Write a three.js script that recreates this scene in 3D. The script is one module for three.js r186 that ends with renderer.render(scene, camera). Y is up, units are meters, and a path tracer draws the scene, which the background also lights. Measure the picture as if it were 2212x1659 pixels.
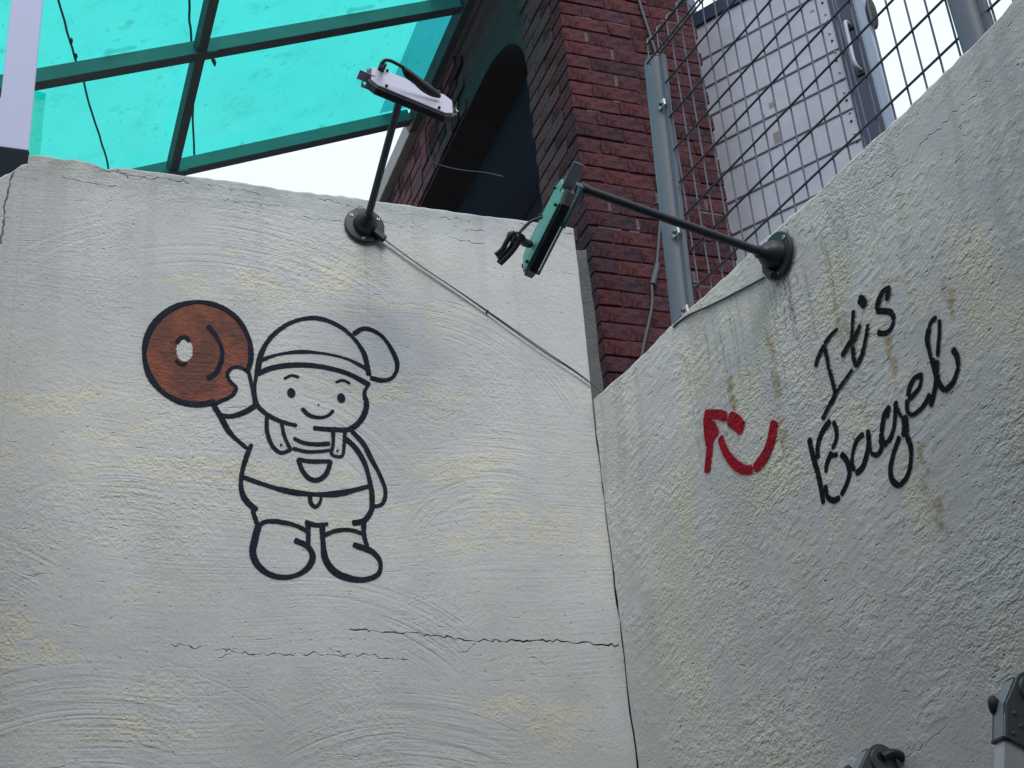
import * as THREE from 'three';
import { mergeGeometries, toCreasedNormals } from 'three/addons/utils/BufferGeometryUtils.js';
import { RoundedBoxGeometry } from 'three/addons/geometries/RoundedBoxGeometry.js';

const scene = new THREE.Scene();
const R = THREE.MathUtils.degToRad;
const V = (x, y, z) => new THREE.Vector3(x, y, z);

// ---------------------------------------------------------------- camera, sky, sun, exposure
const camera = new THREE.PerspectiveCamera(29.96, 4 / 3, 0.05, 600);
camera.position.set(0, 1.6, 0);
camera.rotation.order = 'YXZ';
camera.rotation.set(R(28.04), R(-22), R(-5.38));

{ // overcast sky: brighter towards the zenith, faint cloud mottling
  const W = 128, H = 64, d = new Float32Array(W * H * 4);
  for (let y = 0; y < H; y++) for (let x = 0; x < W; x++) {
    const el = ((y + 0.5) / H - 0.5) * Math.PI, az = (x + 0.5) / W * Math.PI * 2;
    const s = Math.max(0, Math.sin(el));
    let L = el > 0 ? 0.68 + 0.30 * s : 0.24;
    L *= 1 + 0.03 * Math.sin(az * 3 + el * 5) * Math.cos(el * 9 + az);
    const i = (y * W + x) * 4;
    d[i] = L * 0.865; d[i + 1] = L * 0.965; d[i + 2] = L * 1.10; d[i + 3] = 1;
  }
  const t = new THREE.DataTexture(d, W, H, THREE.RGBAFormat, THREE.FloatType);
  t.mapping = THREE.EquirectangularReflectionMapping; t.magFilter = THREE.LinearFilter; t.minFilter = THREE.LinearFilter; t.needsUpdate = true;
  scene.background = t; scene.environment = t;
}
const sun = new THREE.DirectionalLight(0xfff4e6, 1.5);
sun.position.set(0.5, 11.6, 4.5); sun.target.position.set(1.5, 3.5, -4);
sun.castShadow = true; sun.shadow.radius = 48; sun.shadow.mapSize.set(2048, 2048);
Object.assign(sun.shadow.camera, { left: -8, right: 8, top: 8, bottom: -8, near: 1, far: 40 });
scene.add(sun, sun.target);

const renderer = new THREE.WebGLRenderer({ antialias: true });
renderer.toneMapping = THREE.LinearToneMapping;
renderer.toneMappingExposure = 1.26;
renderer.shadowMap.enabled = true;

// ---------------------------------------------------------------- measured positions (metres; paint strokes in millimetres on their wall)
const pen = (half, ...pts) => ({ half, pts });
const FIGURE = [
  pen(11,[725,3784],[736,3849],[766,3913],[836,3980],[920,4005],[1005,3974],[1064,3899],[1081,3813]),
  pen(11,[722,3778],[772,3806],[853,3825],[930,3826],[1013,3810],[1080,3777]),
  pen(8,[729,3826],[791,3856],[867,3874],[944,3875],[1014,3863],[1075,3834]),
  pen(10,[1037,3961],[1074,3985],[1123,3969],[1158,3921],[1177,3860],[1160,3813],[1129,3798],[1087,3802]),
  pen(10,[722,3778],[716,3720],[725,3671],[765,3635],[814,3617],[844,3612]),
  pen(10,[900,3607],[956,3607],[1013,3614],[1053,3654],[1069,3705],[1064,3747],[1078,3777]),
  pen(6,[809,3771],[831,3785],[854,3781]),
  pen(6,[973,3775],[996,3784],[1017,3775]),
  pen(8,[864,3671],[885,3651],[916,3645],[945,3655],[961,3674]),
  pen(9,[699,3781],[673,3798],[647,3793],[633,3768],[643,3744],[659,3728],[654,3705],[631,3684],[595,3663]),
  pen(9,[699,3781],[709,3729],[719,3672]),
  pen(10,[614,3626],[644,3625],[686,3643],[719,3669]),
  pen(11,[593,3658],[614,3621],[644,3567],[692,3523]),
  pen(11,[707,3534],[691,3488],[678,3431],[678,3382],[693,3348],[722,3323]),
  pen(10,[711,3321],[723,3280]),
  pen(12,[684,3425],[740,3407],[812,3390],[890,3384],[970,3392],[1071,3424]),
  pen(9,[837,3566],[868,3554],[905,3552],[946,3558]),
  pen(9,[835,3532],[874,3525],[911,3528],[946,3535]),
  pen(9,[754,3634],[755,3580],[774,3531],[798,3515],[826,3528]),
  pen(9,[798,3621],[808,3571],[826,3528]),
  pen(9,[959,3599],[958,3556],[953,3522],[983,3517],[993,3559],[996,3602]),
  pen(10,[1019,3606],[1053,3567],[1076,3518],[1103,3462],[1118,3406],[1105,3366],[1077,3356]),
  pen(10,[998,3580],[1030,3547],[1054,3503],[1069,3443],[1075,3384],[1071,3344],[1047,3308],[1013,3298]),
  pen(9,[850,3497],[886,3493],[948,3498]),
  pen(9,[850,3497],[861,3461],[882,3436],[903,3431],[931,3450],[949,3498]),
  pen(8,[883,3380],[886,3355],[898,3344],[911,3354],[918,3382]),
  pen(10,[731,3274],[752,3287],[805,3287],[846,3277],[875,3262]),
  pen(12,[728,3272],[717,3226],[712,3183],[726,3150],[757,3124],[801,3115],[846,3127],[877,3154],[888,3186],[872,3216],[837,3232]),
  pen(9,[875,3289],[876,3248],[874,3213]),
  pen(10,[869,3291],[900,3285],[934,3290]),
  pen(12,[918,3286],[920,3225],[927,3175],[954,3139],[998,3121],[1046,3120],[1085,3140],[1092,3177],[1071,3207],[1014,3228]),
  pen(9,[925,3254],[960,3270],[1003,3275],[1039,3266]),
  pen(10,[1046,3304],[1045,3264],[1055,3220]),
];
const FIGURE_DOTS = [[13,830,3723],[13,988,3720],[3,915,3689],[4,797,3541],[4,971,3535]];
const BAGEL_LINES = [
  pen(11,[594,3669],[545,3656],[496,3660],[452,3680],[416,3715],[392,3762],[382,3815],[388,3872],[409,3925],[443,3969],[487,4001],[538,4017],[589,4014],[636,3993],[673,3956],[699,3898],[705,3851],[702,3813],[694,3785]),
  pen(10,[572,3933],[598,3897],[616,3850],[610,3800],[594,3766],[573,3751]),
  pen(8,[478,3864],[488,3881],[502,3886],[515,3875]),
  pen(8,[478,3801],[493,3789],[508,3796]),
];
const BAGEL = {c: [541,3833], edge: [705,3851], top: [538,4017], hole: [502,3841], holeEdge: [527,3843], holeTop: [501,3881]};
const BAGEL_HAND = [[699,3781],[673,3798],[647,3793],[633,3768],[643,3744],[659,3728],[654,3705],[631,3684],[596,3653],[728,3625],[753,3765]];
const LETTERS = [
  pen(9,[1219,3385],[1191,3382],[1165,3373]),
  pen(9,[1158,3369],[1143,3360],[1134,3354]),
  pen(9,[1128,3351],[1114,3334]),
  pen(9,[1159,3363],[1161,3330],[1159,3301]),
  pen(9,[1161,3294],[1164,3257],[1164,3230],[1153,3217],[1136,3208]),
  pen(8,[1130,3205],[1115,3196],[1099,3186]),
  pen(9,[1240,3253],[1211,3242],[1183,3233]),
  pen(9,[1176,3230],[1162,3224],[1145,3213]),
  pen(9,[1292,3396],[1283,3377],[1275,3358]),
  pen(10,[1273,3352],[1264,3333],[1256,3318]),
  pen(9,[1261,3306],[1256,3281],[1258,3257]),
  pen(9,[1259,3256],[1282,3269],[1298,3285]),
  pen(9,[1302,3290],[1318,3313],[1330,3333]),
  pen(8,[1305,3347],[1292,3340],[1268,3321]),
  pen(9,[1256,3328],[1237,3318],[1218,3308]),
  pen(14,[1323,3412],[1332,3402],[1334,3389]),
  pen(10,[1432,3381],[1409,3385],[1387,3373],[1374,3356]),
  pen(8,[1427,3373],[1414,3359]),
  pen(9,[1372,3351],[1395,3337],[1415,3321],[1420,3300]),
  pen(10,[1416,3294],[1399,3282],[1377,3284],[1358,3297]),
  pen(10,[1032,3159],[1033,3115],[1038,3068],[1040,3022],[1037,2978]),
  pen(10,[1121,3167],[1085,3153],[1059,3127],[1051,3098]),
  pen(9,[1135,3158],[1139,3132],[1130,3110],[1112,3097]),
  pen(9,[1104,3087],[1081,3069],[1070,3050]),
  pen(9,[1094,3082],[1122,3073]),
  pen(10,[1139,3066],[1154,3038],[1153,3008],[1137,2988],[1110,2970]),
  pen(10,[1098,2965],[1076,2967],[1058,2985],[1058,3014]),
  pen(9,[1229,3079],[1202,3074],[1180,3051],[1169,3027],[1172,3009]),
  pen(9,[1248,3079],[1242,3048],[1224,3022],[1201,3001],[1177,2997]),
  pen(8,[1242,3048],[1243,3026]),
  pen(9,[1244,3019],[1263,3008],[1282,3018],[1285,3037]),
  pen(9,[1337,3100],[1316,3090],[1303,3071],[1294,3056]),
  pen(7,[1331,3093],[1324,3080]),
  pen(9,[1291,3050],[1290,3030],[1301,3019]),
  pen(9,[1362,3101],[1350,3071],[1332,3039],[1310,3022]),
  pen(9,[1358,3098],[1363,3078],[1368,3061]),
  pen(16,[1378,3051],[1374,3028],[1367,3013]),
  pen(9,[1373,3002],[1376,2974],[1365,2940],[1344,2914],[1316,2904]),
  pen(10,[1311,2905],[1295,2923],[1294,2950],[1315,2984],[1346,3014]),
  pen(9,[1464,3121],[1439,3126],[1416,3112],[1407,3098]),
  pen(8,[1462,3115],[1448,3098],[1429,3091],[1408,3087]),
  pen(9,[1400,3086],[1393,3065],[1403,3047],[1430,3045],[1456,3054],[1473,3064]),
  pen(9,[1550,3229],[1533,3228],[1524,3220]),
  pen(9,[1521,3215],[1508,3195],[1506,3167],[1505,3144]),
  pen(9,[1558,3216],[1549,3188],[1537,3163],[1528,3141]),
  pen(10,[1508,3138],[1509,3106],[1510,3077],[1521,3052]),
  pen(9,[1521,3127],[1502,3083],[1485,3057],[1469,3039]),
  pen(9,[1525,3050],[1553,3057],[1578,3080]),
  pen(9,[1580,3086],[1583,3107],[1577,3128]),
];
const RED_MARK = [
  pen(24,[578,3272],[594,3308],[610,3338]),
  pen(27,[612,3345],[612,3386],[619,3429]),
  pen(22,[611,3437],[662,3415],[707,3385]),
  pen(28,[720,3374],[747,3347],[770,3317]),
  pen(20,[636,3396],[650,3356]),
  pen(24,[664,3337],[679,3285],[711,3233],[748,3200],[779,3186]),
  pen(22,[793,3184],[841,3196],[882,3226],[910,3268]),
];
const L1 = {c: [1.0751,4.4499,-3.2442], u: [0.9683,-0.2395,-0.0706], v: [0.1794,0.8639,-0.4706], n: [0.1737,0.4430,0.8795]};
const L2 = {c: [1.2759,3.7123,-2.8368], u: [-0.1893,-0.4898,-0.8511], v: [0.2618,0.8102,-0.5245], n: [-0.9464,0.3220,0.0251]};
const L1_LOOP = [[0.964,4.460,-3.175],[0.960,4.463,-3.159],[0.965,4.469,-3.152],[0.978,4.469,-3.148],[1.004,4.467,-3.155],[1.028,4.464,-3.164],[1.054,4.459,-3.175],[1.088,4.455,-3.194],[1.124,4.451,-3.213],[1.158,4.444,-3.234]];
const L1_COIL = [[1.027,4.463,-3.166],[1.038,4.447,-3.177],[1.064,4.440,-3.188],[1.098,4.433,-3.210],[1.132,4.433,-3.226],[1.160,4.441,-3.237]];
const L1_COIL_B = [[1.037,4.456,-3.168],[1.066,4.448,-3.180],[1.100,4.443,-3.200],[1.134,4.440,-3.219],[1.158,4.442,-3.236]];
const L2_LEAD = [[1.255,3.707,-2.797],[1.238,3.694,-2.788],[1.216,3.678,-2.783],[1.199,3.661,-2.790],[1.187,3.646,-2.793]];
const L2_COIL_A = [[1.191,3.645,-2.792],[1.184,3.634,-2.803],[1.177,3.619,-2.816],[1.167,3.608,-2.829],[1.154,3.597,-2.842],[1.146,3.587,-2.852]];
const L2_COIL_B = [[1.184,3.646,-2.791],[1.177,3.635,-2.802],[1.170,3.617,-2.818],[1.157,3.606,-2.831],[1.144,3.595,-2.845]];
const L2_COIL_C = [[1.170,3.635,-2.777],[1.159,3.628,-2.786],[1.151,3.615,-2.799],[1.144,3.602,-2.811],[1.130,3.591,-2.825]];
const L2_COIL_D = [[1.184,3.626,-2.774],[1.180,3.613,-2.786],[1.171,3.599,-2.800],[1.156,3.583,-2.817],[1.142,3.571,-2.832]];
const L2_GLAND = [[1.192,3.636,-2.798],[1.213,3.649,-2.832],[1.248,3.676,-2.876]];
const POST_A = [[2.026,4.899,-3.406],[2.023,4.656,-3.434],[2.021,4.410,-3.451],[2.017,3.897,-3.483]];
const POST_B = [[2.172,4.046,-2.119],[2.171,3.935,-2.125]];
const BAND_WIRE = [[2.107,6.743,-6.091],[2.107,6.663,-6.099],[2.107,6.577,-6.099],[2.107,6.492,-6.078],[2.107,6.433,-6.038],[2.107,6.223,-5.809],[2.107,6.018,-5.557],[2.107,5.760,-5.228],[2.107,5.609,-5.049]];
const LW_CABLE = [[1141,4344],[1263,4256],[1420,4151],[1577,4039],[1702,3952],[1797,3894],[1891,3827]];
const RW_CABLE = [[987,3681],[868,3708],[731,3741],[611,3774],[555,3783],[528,3783]];
const CRACK_L = [[488,2904],[589,2897],[731,2881],[836,2888],[997,2887],[1162,2882]];
const CRACK_L2 = [[999,2967],[1123,2960],[1236,2955],[1335,2944],[1466,2942],[1601,2949],[1721,2944],[1837,2940]];
const CRACK_TOP = [[205,4482],[251,4473],[290,4465],[321,4453],[340,4454],[367,4466],[413,4473],[464,4477],[507,4474]];
const CRACK_END = [[-37,4431],[-44,4411],[-47,4382],[-51,4330],[-59,4288],[-54,4261],[-54,4197],[-56,4152]];
const CRACK_R = [[1381,3674],[1434,3668],[1484,3668],[1529,3659],[1581,3648],[1648,3671],[1714,3670],[1781,3674],[1843,3673],[1906,3678],[1950,3678],[1984,3664]];
const R_STAINS = [[1406,2938],[1385,2883],[1416,2777],[1384,3210],[947,3373],[935,3225],[953,3475],[1604,3252]];
const R_YELLOW = [[808,3488],[561,3494],[1268,3431],[1671,3150],[1338,2839],[984,2966],[441,3220],[1707,3254],[877,3108],[1255,3212],[1413,3260]];
const L_YELLOW = [[613,4135],[943,4153],[1254,4094],[1206,3758],[1453,3325],[392,3480],[177,3612],[997,3342],[540,3446],[1372,3461],[147,2910],[926,3368],[330,3131],[1506,2727],[470,2701]];

// ---------------------------------------------------------------- random numbers and noise
function rng(seed) { let a = seed >>> 0; return () => { a = (a + 0x6d2b79f5) >>> 0; let t = Math.imul(a ^ (a >>> 15), 1 | a); t = (t + Math.imul(t ^ (t >>> 7), 61 | t)) ^ t; return ((t ^ (t >>> 14)) >>> 0) / 4294967296; }; }
const rand = rng(20417), rr = (a, b) => a + (b - a) * rand();
const LAT = new Float32Array(65536); { const q = rng(77); for (let i = 0; i < 65536; i++) LAT[i] = q(); }
function noise(x, y) {
  const xi = Math.floor(x), yi = Math.floor(y); let fx = x - xi, fy = y - yi;
  fx = fx * fx * (3 - 2 * fx); fy = fy * fy * (3 - 2 * fy);
  const a = xi & 255, b = (xi + 1) & 255, c = (yi & 255) << 8, e = ((yi + 1) & 255) << 8;
  const p = LAT[c | a] + (LAT[c | b] - LAT[c | a]) * fx, q = LAT[e | a] + (LAT[e | b] - LAT[e | a]) * fx;
  return p + (q - p) * fy;
}
const fbm = (x, y, o = 4) => { let s = 0, a = 0.5, t = 0; for (let i = 0; i < o; i++) { s += a * noise(x, y); t += a; a *= 0.5; x = x * 2.03 + 17.3; y = y * 2.03 + 9.1; } return s / t; };
const sstep = (a, b, x) => { const t = Math.min(1, Math.max(0, (x - a) / (b - a))); return t * t * (3 - 2 * t); };

// ---------------------------------------------------------------- scene helpers
const used = {};
function numbered(n) { const k = used[n] = (used[n] ?? -1) + 1; return k ? `${n}_${String(k).padStart(3, '0')}` : n; }
function shade(o) { o.traverse((m) => { if (m.isMesh) { m.castShadow = true; m.receiveShadow = true; } }); return o; }
function thing(name, label, category, pos = [0, 0, 0], group) {
  const g = new THREE.Group(); g.name = numbered(name); g.position.set(...pos); g.userData = { label, category };
  if (group) g.userData.group = group;
  scene.add(g); return g;
}
// a part whose geometry is given in world coordinates is shifted to its parent's base
function part(name, geo, m, parent, label) {
  const o = new THREE.Mesh(geo, m); o.name = name; if (label) o.userData.label = label;
  const p = new THREE.Vector3(); let q = parent; while (q && q !== scene) { p.sub(q.position); q = q.parent; }
  o.position.add(p);
  parent.add(o); return shade(o);
}
function structure(name, geo, m) { const o = new THREE.Mesh(geo, m); o.name = name; o.userData = { kind: 'structure', label: name.replace('_', ' ') }; scene.add(o); return shade(o); }
function box(x0, x1, y0, y1, z0, z1, r = 0) {
  const w = x1 - x0, h = y1 - y0, d = z1 - z0;
  const g = r ? new RoundedBoxGeometry(w, h, d, 2, r) : new THREE.BoxGeometry(w, h, d);
  return metreUV(g.translate((x0 + x1) / 2, (y0 + y1) / 2, (z0 + z1) / 2));
}
function metreUV(g) {
  if (g.index) g = g.toNonIndexed();
  const p = g.attributes.position, n = p.count, uv = new Float32Array(n * 2), a = V(), b = V(), c = V();
  for (let i = 0; i < n; i += 3) {
    a.fromBufferAttribute(p, i); b.fromBufferAttribute(p, i + 1); c.fromBufferAttribute(p, i + 2);
    const m = b.clone().sub(a).cross(c.clone().sub(a)), ax = Math.abs(m.x), ay = Math.abs(m.y), az = Math.abs(m.z);
    [a, b, c].forEach((v, k) => { const [s, t] = ay > ax && ay > az ? [v.x, v.z] : ax > az ? [v.z, v.y] : [v.x, v.y]; uv[(i + k) * 2] = s; uv[(i + k) * 2 + 1] = t; });
  }
  g.setAttribute('uv', new THREE.BufferAttribute(uv, 2)); return g;
}
const tube = (pts, r, seg = 0, rad = 8, straight = false) => {
  const v = pts.map((p) => Array.isArray(p) ? V(...p) : p);
  const c = straight ? new THREE.CatmullRomCurve3(v, false, 'catmullrom', 0) : new THREE.CatmullRomCurve3(v, false, 'centripetal');
  return new THREE.TubeGeometry(c, seg || Math.max(1, (v.length - 1) * 8), r, rad, false);
};
function bar(a, b, r, rad = 8) { // a capped straight round bar
  const d = b.clone().sub(a), g = new THREE.CylinderGeometry(r, r, d.length(), rad);
  g.applyQuaternion(new THREE.Quaternion().setFromUnitVectors(V(0, 1, 0), d.clone().normalize()));
  return g.translate((a.x + b.x) / 2, (a.y + b.y) / 2, (a.z + b.z) / 2);
}
// a box with its own axes: centre c, unit axes u v and their normal, sizes
function obox(c, u, v, n, su, sv, sn, r = 0) {
  const g = r ? new RoundedBoxGeometry(su, sv, sn, 2, r) : new THREE.BoxGeometry(su, sv, sn);
  g.applyMatrix4(new THREE.Matrix4().makeBasis(u, v, u.clone().cross(v)).setPosition(c)); return metreUV(g);
}
const merge = (l) => mergeGeometries(l.map((g) => { g = g.index ? g.toNonIndexed() : g; for (const k of Object.keys(g.attributes)) if (!['position', 'normal', 'uv'].includes(k)) g.deleteAttribute(k); return g; }));

// ---------------------------------------------------------------- small tiling textures
function tex8(N, fn, srgb) {
  const d = new Uint8Array(N * N * 4);
  for (let y = 0; y < N; y++) for (let x = 0; x < N; x++) { const c = fn(x / N, y / N), i = (y * N + x) * 4; if (Array.isArray(c)) { d[i] = c[0] * 255; d[i + 1] = c[1] * 255; d[i + 2] = c[2] * 255; } else d[i] = d[i + 1] = d[i + 2] = Math.max(0, Math.min(255, c * 255)); d[i + 3] = 255; }
  const t = new THREE.DataTexture(d, N, N, THREE.RGBAFormat); t.magFilter = THREE.LinearFilter; t.minFilter = THREE.LinearFilter; t.wrapS = t.wrapT = THREE.RepeatWrapping; if (srgb) t.colorSpace = THREE.SRGBColorSpace; t.needsUpdate = true; return t;
}
const tileN = (u, v, f) => { const k = Math.round(f); const w = (a) => ((a % k) + k) % k; const x = u * k, y = v * k, xi = Math.floor(x), yi = Math.floor(y); let fx = x - xi, fy = y - yi; fx = fx * fx * (3 - 2 * fx); fy = fy * fy * (3 - 2 * fy); const L = (a, b) => LAT[((w(b) * 7 + 3) & 255) << 8 | ((w(a) * 5 + k) & 255)]; const p = L(xi, yi) + (L(xi + 1, yi) - L(xi, yi)) * fx, q = L(xi, yi + 1) + (L(xi + 1, yi + 1) - L(xi, yi + 1)) * fx; return p + (q - p) * fy; };
const GRIT = tex8(512, (u, v) => 0.35 * tileN(u, v, 16) + 0.35 * tileN(u, v, 47) + 0.3 * tileN(u, v, 140));
GRIT.repeat.set(2.2, 2.2);
const MOTTLE = tex8(512, (u, v) => { const k = 0.86 + 0.14 * (0.5 * tileN(u, v, 6) + 0.3 * tileN(u, v, 23) + 0.2 * tileN(u, v, 90)); return [k, k, k]; }, true);
MOTTLE.repeat.set(1.3, 1.3);
const std = (r, g, b, o = {}) => new THREE.MeshStandardMaterial({ color: new THREE.Color().setRGB(r, g, b), roughness: 0.8, ...o });

const M = {
  asphalt: std(0.06, 0.06, 0.06, { roughness: 0.95, bumpMap: GRIT, bumpScale: 0.004 }),
  soil: std(0.09, 0.08, 0.06, { roughness: 1 }),
  concrete: std(0.14, 0.155, 0.155, { roughness: 0.95, map: MOTTLE, bumpMap: GRIT, bumpScale: 0.006 }),
  coping: std(0.42, 0.43, 0.42, { roughness: 0.95, map: MOTTLE, bumpMap: GRIT, bumpScale: 0.004 }),
  mortar: std(0.085, 0.036, 0.05, { roughness: 1, map: MOTTLE, bumpMap: GRIT, bumpScale: 0.008 }),
  greyMortar: std(0.15, 0.12, 0.13, { roughness: 1, map: MOTTLE, bumpMap: GRIT, bumpScale: 0.01 }),
  render: std(0.085, 0.06, 0.068, { roughness: 1, map: MOTTLE, bumpMap: GRIT, bumpScale: 0.008 }),
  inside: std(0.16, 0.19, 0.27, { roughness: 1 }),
  steel: std(0.22, 0.24, 0.26, { roughness: 0.7, map: MOTTLE }),
  pale: std(0.5, 0.55, 0.76, { roughness: 0.95 }),
  black: std(0.014, 0.021, 0.034, { roughness: 0.5 }),
  cable: std(0.026, 0.03, 0.036, { roughness: 0.6 }),
  greyCable: std(0.065, 0.08, 0.095, { roughness: 0.6 }),
  wallCable: std(0.16, 0.14, 0.115, { roughness: 0.7 }),
  zinc: std(0.6, 0.62, 0.64, { metalness: 0.8, roughness: 0.3 }),
  post: std(0.13, 0.17, 0.22, { roughness: 0.5 }),
  wire: std(0.1, 0.115, 0.15, { roughness: 0.45, metalness: 0.3 }),
  wireDark: std(0.022, 0.028, 0.04, { roughness: 0.5 }),
  doorPanel: std(0.52, 0.56, 0.68, { roughness: 0.42, map: MOTTLE, bumpMap: GRIT, bumpScale: 0.0006 }),
  doorFrame: std(0.03, 0.045, 0.09, { roughness: 0.5 }),
  doorEdge: std(0.3, 0.38, 0.5, { roughness: 0.5 }),
  overhead: std(0.12, 0.13, 0.13),
  strap: std(0.36, 0.41, 0.45, { metalness: 0.4, roughness: 0.45, map: MOTTLE }),
  groove: std(0.16, 0.16, 0.16),
  alu: std(0.78, 0.8, 0.86, { metalness: 0.15, roughness: 0.38, map: MOTTLE }),
  hinge: std(0.14, 0.17, 0.19, { metalness: 0.5, roughness: 0.42, map: MOTTLE }),
  plate: std(0.42, 0.43, 0.55, { roughness: 0.4 }),
  plateTealLit: std(0.13, 0.36, 0.31, { roughness: 0.42, map: MOTTLE }),  // same cover as plate, with teal light from the canopy put into its colour
  lens: new THREE.MeshPhysicalMaterial({ color: 0xdfe6e6, roughness: 0.15, transmission: 0.9, thickness: 0 }),
};
const glassDirt = tex8(512, (u, v) => { const k = 0.97 + 0.03 * tileN(u, v, 5) - 0.2 * Math.pow(tileN(u, v, 53), 24) - 0.1 * Math.pow(tileN(u, v, 11), 5) * tileN(u, v, 97) - 0.14 * sstep(0.62, 0.85, tileN(u, v * 1, 6)) * sstep(0.55, 0.9, tileN(u, v, 31)); return [k, k, k].map((x) => Math.max(0, Math.min(1, x))); }, true);
glassDirt.repeat.set(0.9, 0.9);
M.teal = new THREE.MeshPhysicalMaterial({ color: new THREE.Color().setRGB(0.082, 0.79, 0.665), roughness: 0.04, transmission: 1, thickness: 0, map: glassDirt, side: THREE.DoubleSide });

// ---------------------------------------------------------------- the two painted plaster walls: their surfaces
const CORNER = V(1.851, 0, -3.881);
const NEAR = V(0.113, 0, 0.994).normalize(), OUT = V(NEAR.z, 0, -NEAR.x);      // along the right wall towards the street, and away behind it
const TEX = 2.4, N = 2048, PX = N / TEX;                                          // one texture of 2.4 m, each wall its own
const leftDisp = (x, h) => 0.004 * (noise(x * 2.1 + 5, h * 2.1) - 0.5) + 0.003 * (noise(x * 5 + 50, h * 5) - 0.5);
const rightDisp = (x, h) => 0.006 * (noise(x * 2.4 + 90, h * 2.4) - 0.5) + 0.004 * (noise(x * 5 + 30, h * 5 + 8) - 0.5);

class Surface {
  constructor(u0, h0) { this.u0 = u0; this.h0 = h0; this.H = new Float32Array(N * N); this.C = new Float32Array(N * N * 3); }
  fill(fn) { const o = [0, 0, 0, 0]; for (let j = 0; j < N; j++) for (let i = 0; i < N; i++) { fn(this.u0 + (i + 0.5) / PX, this.h0 + (j + 0.5) / PX, o); const k = j * N + i; this.H[k] = o[0]; this.C[k * 3] = o[1]; this.C[k * 3 + 1] = o[2]; this.C[k * 3 + 2] = o[3]; } }
  // a soft round dab: depth in metres, and a tint that multiplies
  dab(u, h, r, depth, tint, hard = 2) {
    const ci = (u - this.u0) * PX, cj = (h - this.h0) * PX, pr = Math.max(0.7, r * PX);
    for (let j = Math.max(0, Math.floor(cj - pr)); j <= Math.min(N - 1, cj + pr); j++) for (let i = Math.max(0, Math.floor(ci - pr)); i <= Math.min(N - 1, ci + pr); i++) {
      const d = ((i + 0.5 - ci) ** 2 + (j + 0.5 - cj) ** 2) / (pr * pr); if (d >= 1) continue;
      const w = Math.pow(1 - d, hard / 2), k = j * N + i; this.H[k] += depth * w;
      if (tint) for (let c = 0; c < 3; c++) this.C[k * 3 + c] *= 1 + (tint[c] - 1) * w;
    }
  }
  line(pts, r, depth, tint, q, wob = 0.002) { // an irregular scratch or crack along points in metres
    for (let s = 0; s + 1 < pts.length; s++) {
      const [a, b] = pts[s], [c, d] = pts[s + 1], L = Math.hypot(c - a, d - b), n = Math.ceil(L * PX / 0.8);
      for (let i = 0; i < n; i++) { const t = i / n, x = a + (c - a) * t, y = b + (d - b) * t; const k = 0.5 + noise(x * 60 + q, y * 60); this.dab(x + wob * (noise(x * 90 + q, y * 90) - 0.5) * 4, y + wob * (noise(x * 80, y * 80 + q) - 0.5) * 4, r * k, depth * k, tint); }
    }
  }
  spray(strokes, q, sigma, tint) { // fine overspray beside stencilled strokes
    for (const st of strokes) { const c = smooth(st, 0.004); for (const [x, y] of c) for (let i = 0; i < 9; i++) { const a = q() * 6.283, r = st.half * 0.001 * 0.9 + Math.abs(q() + q() + q() - 1.5) * sigma; this.dab(x + Math.cos(a) * r, y + Math.sin(a) * r, 0.0014, 0, tint); } }
  }
  maps(range) {
    const b = new Uint8Array(N * N * 4), c = new Uint8Array(N * N * 4), enc = new Uint8Array(4097);
    for (let i = 0; i <= 4096; i++) { const l = i / 4096; enc[i] = Math.round(255 * (l < 0.0031308 ? 12.92 * l : 1.055 * Math.pow(l, 1 / 2.4) - 0.055)); }
    for (let k = 0; k < N * N; k++) {
      const h = Math.max(0, Math.min(255, (this.H[k] / range + 0.5) * 255 + (LAT[k & 65535] - 0.5))); b[k * 4] = b[k * 4 + 1] = b[k * 4 + 2] = h; b[k * 4 + 3] = 255;
      for (let e = 0; e < 3; e++) c[k * 4 + e] = enc[Math.max(0, Math.min(4096, this.C[k * 3 + e] * 4096)) | 0]; c[k * 4 + 3] = 255;
    }
    this.H = this.C = null;
    return [b, c].map((d, i) => { const t = new THREE.DataTexture(d, N, N, THREE.RGBAFormat); t.magFilter = THREE.LinearFilter; t.minFilter = THREE.LinearMipmapLinearFilter; t.generateMipmaps = true; t.wrapS = t.wrapT = THREE.MirroredRepeatWrapping; if (i) t.colorSpace = THREE.SRGBColorSpace; t.needsUpdate = true; return t; });
  }
}
// a stroke's centre line as points in metres, every step metres
function smooth(st, step, more = 0) { // more: millimetres added at both ends
  const p = st.pts.map((a) => [...a]); if (more) for (const [i, j] of [[0, 1], [p.length - 1, p.length - 2]]) { const dx = st.pts[i][0] - st.pts[j][0], dy = st.pts[i][1] - st.pts[j][1], L = Math.hypot(dx, dy) || 1; p[i][0] += dx / L * more; p[i][1] += dy / L * more; }
  const c = new THREE.CatmullRomCurve3(p.map(([x, y]) => V(x / 1000, y / 1000, 0)), false, 'centripetal');
  const n = Math.max(3, Math.ceil(c.getLength() / step)); return c.getSpacedPoints(n).map((p) => [p.x, p.y]);
}
const mm = (l) => l.map(([x, y]) => [x / 1000, y / 1000]);

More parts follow.
